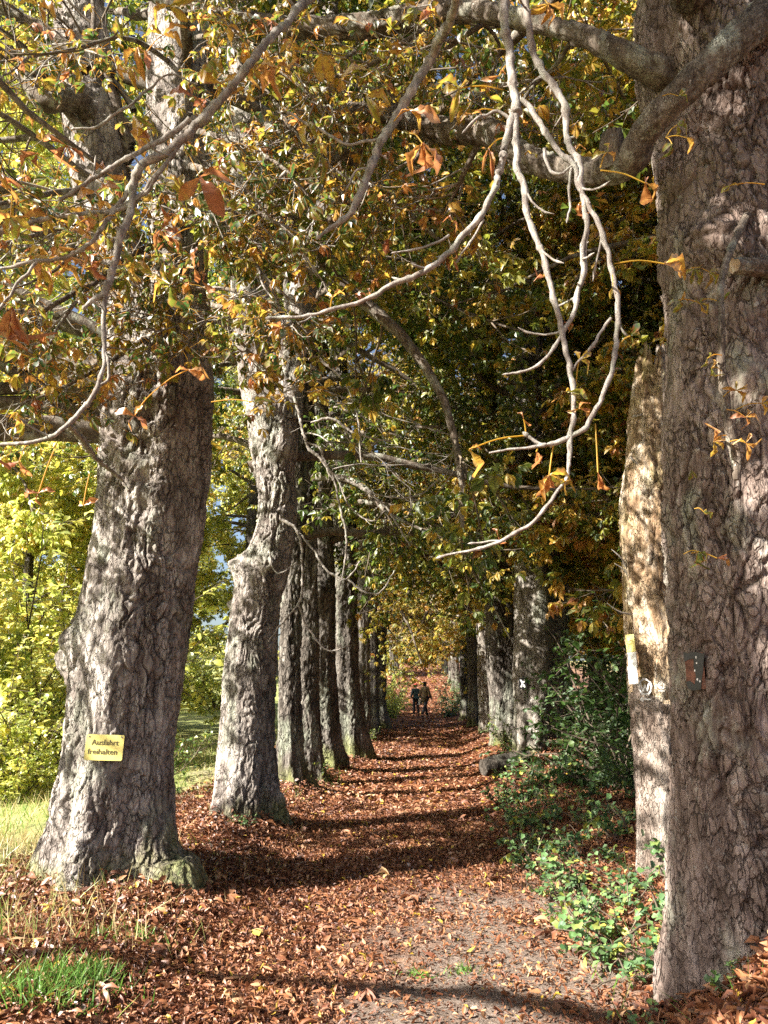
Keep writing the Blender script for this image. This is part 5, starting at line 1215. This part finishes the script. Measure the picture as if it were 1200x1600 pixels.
GB = shrub_mesh(241, 2.2, 0.7, 14, 14, 9, (0.06, 0.11), (0.22, 0.14), FM[:2], OVAL)
for x, y, s_, rz, lb in ((-1.2, 38.0, 1.0, 0, 'bright green sunlit bush at the left verge by the walkers'), (-1.35, 42.5, 1.15, 2, 'taller bright green bush on the left beyond the walkers'), (-1.9, 48, 1.2, 4, 'bright bush on the left verge, farthest up the path')):
    e = base_empty('verge_bush', x, y, lb, 'bush', 'bright bushes at the path verge'); q_ = child('foliage', GB, e); q_.rotation_euler = (0, 0, rz); e.scale = (s_,) * 3
for x, y, s_, rz in ((-4.0, 116, 2.0, 0), (0.2, 119, 2.0, 1), (4.2, 117, 2.1, 2), (-8.5, 115, 2.2, 3), (9.0, 116, 2.2, 4)):
    e = base_empty('field_bush', x, y, 'pale golden bush closing the far end of the path over the rise', 'bush', 'bushes at the far path end'); q_ = child('foliage', FBUSH, e); q_.rotation_euler = (0, 0, rz); e.scale = (s_,) * 3
WT.append(crown(305, 6.0, 17.0, 4.4, 36, ns=8, nt=7, nl=6, leaf=(0.11, 0.18), tint=(0.50, 0.2), path_low=False).mesh('crown', CROWN_MATS))
WG = 'woodland trees behind the right row'
for k, (x, y, sc, lb) in enumerate([(6.4, 8.2, 0.85, 'woodland tree hidden by the huge right trunk, its crown showing above the limb fork'), (4.9, 13.2, 0.95, 'woodland tree standing right behind the X tree crown'), (6.0, 10, 0.9, 'woodland tree nearest behind the snag'), (6.5, 16, 1.0, 'woodland tree behind the X tree on the right'), (5.6, 22, 1.0, 'golden woodland tree behind the thin sunlit chestnut'), (9.5, 20, 1.2, 'woodland tree deep in the right hand wood'), (6.5, 30, 1.1, 'woodland tree behind the last right hand chestnuts'), (7.0, 40, 1.2, 'woodland tree beside the far right bushes'), (12, 32, 1.3, 'tall woodland tree in the far right background'), (8.0, 54, 1.3, 'far woodland tree on the right of the rise'), (11, 12, 1.2, 'woodland tree hidden behind the huge right trunk')]):
    back_tree(x, y, WT[0], 1.3 * k, sc, lb, WG)
for x, y, rz, lb in ((5.0, 10.4, 0, 'tall woodland tree with high crown showing through the fork of the right tree'), (4.4, 12.4, 2, 'tall woodland tree with high crown above the X tree'), (5.6, 18.0, 4, 'tall woodland tree with high golden crown farther back on the right')):
    back_tree(x, y, WT[1], rz, 1.0, lb, WG)
EG = 'golden trees closing the end of the path'
for x, y, rz, sc, lb in ((0.8, 122, 0, 1.5, 'golden tree closing the middle of the path end'), (-6, 128, 1, 1.5, 'golden tree left of the path end'), (8, 128, 2, 1.6, 'golden tree right of the path end'), (-36, 120, 2, 1.8, 'big pale tree on the left far beyond the path end'), (18, 112, 3, 1.8, 'big pale tree on the right far beyond the path end')):
    back_tree(x, y, FT[1], rz, sc, lb, EG)

# ================================================================== PEOPLE
def skin_obj(name, pts, edges, radii, mat, parent, root=0, sub=2):
    me = bpy.data.meshes.new(name); me.from_pydata(pts, edges, []); me.update(); me.materials.append(mat)
    o = bpy.data.objects.new(name, me); COL.objects.link(o); o.parent = parent
    o.modifiers.new('skin', 'SKIN'); o.modifiers['skin'].use_smooth_shade = True
    for k, r_ in enumerate(radii):
        me.skin_vertices[0].data[k].radius = r_ if isinstance(r_, tuple) else (r_, r_); me.skin_vertices[0].data[k].use_root = (k == root)
    sb = o.modifiers.new('sub', 'SUBSURF'); sb.levels = sub; sb.render_levels = sub
    return o
SKIN = plain('skin', (0.55, 0.34, 0.25), 0.6, 0.06)
def cloth(n_, c): return plain(n_, c, 0.9, 0.2, 40)
def person(x, y, rz, label, stride, coat_col, trouser_col, hair_col, hat_col, h=1.7, coat_low=0.80, bag=None, arm=(0.05, 0.0)):
    e = base_empty('person', x, y, label, 'person'); e.rotation_euler = (0, 0, rz)
    k = h / 1.72; s = stride
    # facing -y; joints in metres
    J = {'pelvis': (0, 0, .95), 'waist': (0, 0, 1.08), 'chest': (0, -.01, 1.30), 'neck0': (0, .01, 1.44), 'neck': (0, 0, 1.50), 'head0': (0, -.02, 1.58), 'head': (0, -.015, 1.65), 'crown': (0, 0, 1.70)}
    for sd, nm in ((1, 'l'), (-1, 'r')):
        f = s * sd
        J['hip' + nm] = (.09 * sd, 0, .90); J['knee' + nm] = (.10 * sd, -.20 * f - (.03 if f <= 0 else 0), .50 + .01); J['ank' + nm] = (.10 * sd, -.36 * f + (.10 if f < 0 else 0), .09 + (.06 if f < 0 else 0)); J['toe' + nm] = (.11 * sd, -.36 * f - .15 + (.12 if f < 0 else 0), .035)
        J['sh' + nm] = (.18 * sd, .0, 1.40); J['elb' + nm] = (.25 * sd, .08 * f + .03, 1.13); J['wr' + nm] = (.24 * sd, .12 * f - .06 - arm[0], .90 + arm[1]); J['hand' + nm] = (.235 * sd, .13 * f - .09 - arm[0], .83 + arm[1])
    rd = {'pelvis': .13, 'waist': .12, 'chest': .14, 'neck0': .075, 'neck': .055, 'head0': .075, 'head': .088, 'crown': .06, 'hip': .09, 'knee': .058, 'ank': .042, 'toe': .036, 'sh': .06, 'elb': .042, 'wr': .03, 'hand': .032}
    names = list(J); ix = {n_: i for i, n_ in enumerate(names)}
    E = [('pelvis', 'waist'), ('waist', 'chest'), ('chest', 'neck0'), ('neck0', 'neck'), ('neck', 'head0'), ('head0', 'head'), ('head', 'crown')]
    for nm in 'lr': E += [('pelvis', 'hip' + nm), ('hip' + nm, 'knee' + nm), ('knee' + nm, 'ank' + nm), ('ank' + nm, 'toe' + nm), ('chest', 'sh' + nm), ('sh' + nm, 'elb' + nm), ('elb' + nm, 'wr' + nm), ('wr' + nm, 'hand' + nm)]
    def R_(n_): return rd.get(n_, rd.get(n_[:-1], .05))
    sc3 = lambda p: tuple(np.array(p) * k)
    skin_obj('body', [sc3(J[n_]) for n_ in names], [(ix[a], ix[b]) for a, b in E], [R_(n_) * k for n_ in names], SKIN, e)
    # fingers and thumb, one chain each
    for sd, nm in ((1, 'l'), (-1, 'r')):
        hp = np.array(J['hand' + nm])
        for q in range(4):
            b0 = hp + np.array([0, -.027 + .018 * q, -.01]); L_f = (.065, .075, .072, .055)[q]
            C = np.array([b0, b0 + [-.004 * sd, 0, -L_f * .5], b0 + [-.018 * sd, 0, -L_f]]); m_ = MB(); tubes(m_, C[None] * k, np.array([[.010, .009, .006]]), 6); child('finger', m_.mesh('finger', [SKIN]), e)
        b0 = hp + np.array([0, -.03, .03]); m_ = MB(); tubes(m_, np.array([[b0, b0 + [-.01 * sd, -.025, -.025], b0 + [-.016 * sd, -.035, -.055]]]) * k, np.array([[.011, .010, .007]]), 6)
        child('thumb', m_.mesh('thumb', [SKIN]), e)
    # face
    EYE = plain('eye', (0.05, 0.04, 0.035), .3)
    for sd in (-1, 1):
        m_ = MB(); c = np.array([.033 * sd, -.098, 1.635]) * k; tubes(m_, np.array([[c, c + [0, -.008, 0]]]), np.array([[.011, .006]]), 8, 0); m_.build('eye', [EYE], e, local=True)
    m_ = MB(); c = np.array([0, -.098, 1.63]) * k; tubes(m_, np.array([[c, c + [0, -.02, -.03], c + [0, -.012, -.045]]]), np.array([[.006, .015, .008]]), 8); m_.build('nose', [SKIN], e, local=True)
    m_ = MB(); c = np.array([-.022, -.088, 1.563]) * k; tubes(m_, np.array([[c, c + [.022, -.008, -.002], c + [.044, 0, 0]]]), np.array([[.003, .007, .003]]), 6); m_.build('mouth', [cloth('lips', (.4, .17, .14))], e, local=True)
    for sd in (-1, 1):
        m_ = MB(); c = np.array([.088 * sd, -.0, 1.60]) * k; tubes(m_, np.array([[c, c + [.012 * sd, .012, .02], c + [.008 * sd, .01, .045]]]), np.array([[.008, .013, .009]]), 6); m_.build('ear', [SKIN], e, local=True)
    # trousers
    tn_ = ['pelvis', 'hipl', 'kneel', 'ankl', 'hipr', 'kneer', 'ankr']; tx = {n_: i for i, n_ in enumerate(tn_)}
    skin_obj('trousers', [sc3(J[n_]) for n_ in tn_], [(tx[a], tx[b]) for a, b in (('pelvis', 'hipl'), ('hipl', 'kneel'), ('kneel', 'ankl'), ('pelvis', 'hipr'), ('hipr', 'kneer'), ('kneer', 'ankr'))], [.15 * k] + [.105 * k, .078 * k, .066 * k] * 2, cloth('trouser_cloth', trouser_col), e)
    for nm in 'lr':
        a = np.array(J['ank' + nm]); t_ = np.array(J['toe' + nm])
        skin_obj('shoe', [tuple((a + [0, .03, -.04]) * k), tuple((a * .5 + t_ * .5 + [0, 0, -.01]) * k), tuple(t_ * k)], [(0, 1), (1, 2)], [.05 * k, .048 * k, .042 * k], cloth('shoe_leather', (.03, .028, .026)), e)
    cl = cloth('coat_cloth', coat_col)
    cn = ['waist', 'chest', 'neck0', 'shl', 'elbl', 'wrl', 'shr', 'elbr', 'wrr']; cx = {n_: i for i, n_ in enumerate(cn)}
    pts = [sc3(J[n_]) for n_ in cn] + [(0, 0, .95 * k), (0, .01, coat_low * k)]
    ed = [(cx[a], cx[b]) for a, b in (('waist', 'chest'), ('chest', 'neck0'), ('chest', 'shl'), ('shl', 'elbl'), ('elbl', 'wrl'), ('chest', 'shr'), ('shr', 'elbr'), ('elbr', 'wrr'))] + [(0, 9), (9, 10)]
    rr = [.155 * k, .18 * k, .095 * k] + [.085 * k, .066 * k, .052 * k] * 2 + [.175 * k, .185 * k]
    skin_obj('coat', pts, ed, rr, cl, e)
    # hair or hat
    hr = [(0, .02, 1.60), (0, .035, 1.66), (0, .02, 1.715)] if hat_col is None else [(0, .03, 1.58), (0, .035, 1.64)]
    skin_obj('hair', [sc3(p) for p in hr] + ([sc3((0, .05, 1.5))] if hat_col is None else []), [(0, 1)] + ([(1, 2), (0, 3)] if hat_col is None else []), [.092 * k, .1 * k] + ([.06 * k, .06 * k] if hat_col is None else []), cloth('hair', hair_col), e)
    if hat_col is not None:
        skin_obj('hat', [sc3((0, 0.005, 1.66)), sc3((0, .01, 1.70)), sc3((0, .01, 1.745))], [(0, 1), (1, 2)], [.104 * k, .1 * k, .045 * k], cloth('hat_wool', hat_col), e)
    if bag:
        bp_ = np.array(J['hand' + bag[0]]); sd = 1 if bag[0] == 'l' else -1
        bo = empty('shoulder_bag', (0, 0, 0), bag[1], 'bag')
        c_, s_ = math.cos(rz), math.sin(rz); q = np.array([.30 * sd, bp_[1] + .05, 0.88]) * k
        bo.location = (x + c_ * q[0] - s_ * q[1], y + s_ * q[0] + c_ * q[1], e.location[2] + q[2] - .14); bo.rotation_euler = (0, 0, rz)
        wm = cloth('bag_canvas', (.70, .66, .58))
        skin_obj('pouch', [(0, .06, 0.0), (0, 0.0, -.01), (0, -.07, 0)], [(0, 1), (1, 2)], [(.05, .10), (.06, .13), (.05, .10)], wm, bo, 1)
        m_ = MB(); C = spline([(0, .08, .08), (-.02 * sd, .05, .3), (-.13 * sd, .0, .63), (-.02 * sd, -.06, .3), (0, -.09, .08)], 16); tubes(m_, C[None] * k, np.full((1, 16), .011), 6); m_.build('strap', [wm], bo, local=True)
    return e
pl = at(650.0, 1113, 41.0); person(float(pl[0]), 41.0, rad(200), 'walker in dark teal jacket and red hat beside the taller companion', 0.15, (.05, .085, .095), (.022, .022, .026), (.06, .035, .025), (.38, .035, .03), 1.58, 0.86, arm=(.10, .12))
pr = at(664.5, 1117, 40.0); person(float(pr[0]), 40.0, rad(140), 'taller walker in long olive brown coat with a pale shoulder bag, mid stride', 0.75, (.20, .145, .085), (.025, .024, .026), (.035, .025, .02), None, 1.72, 0.66, bag=('l', 'pale canvas shoulder bag hanging at the hip of the taller walker'))
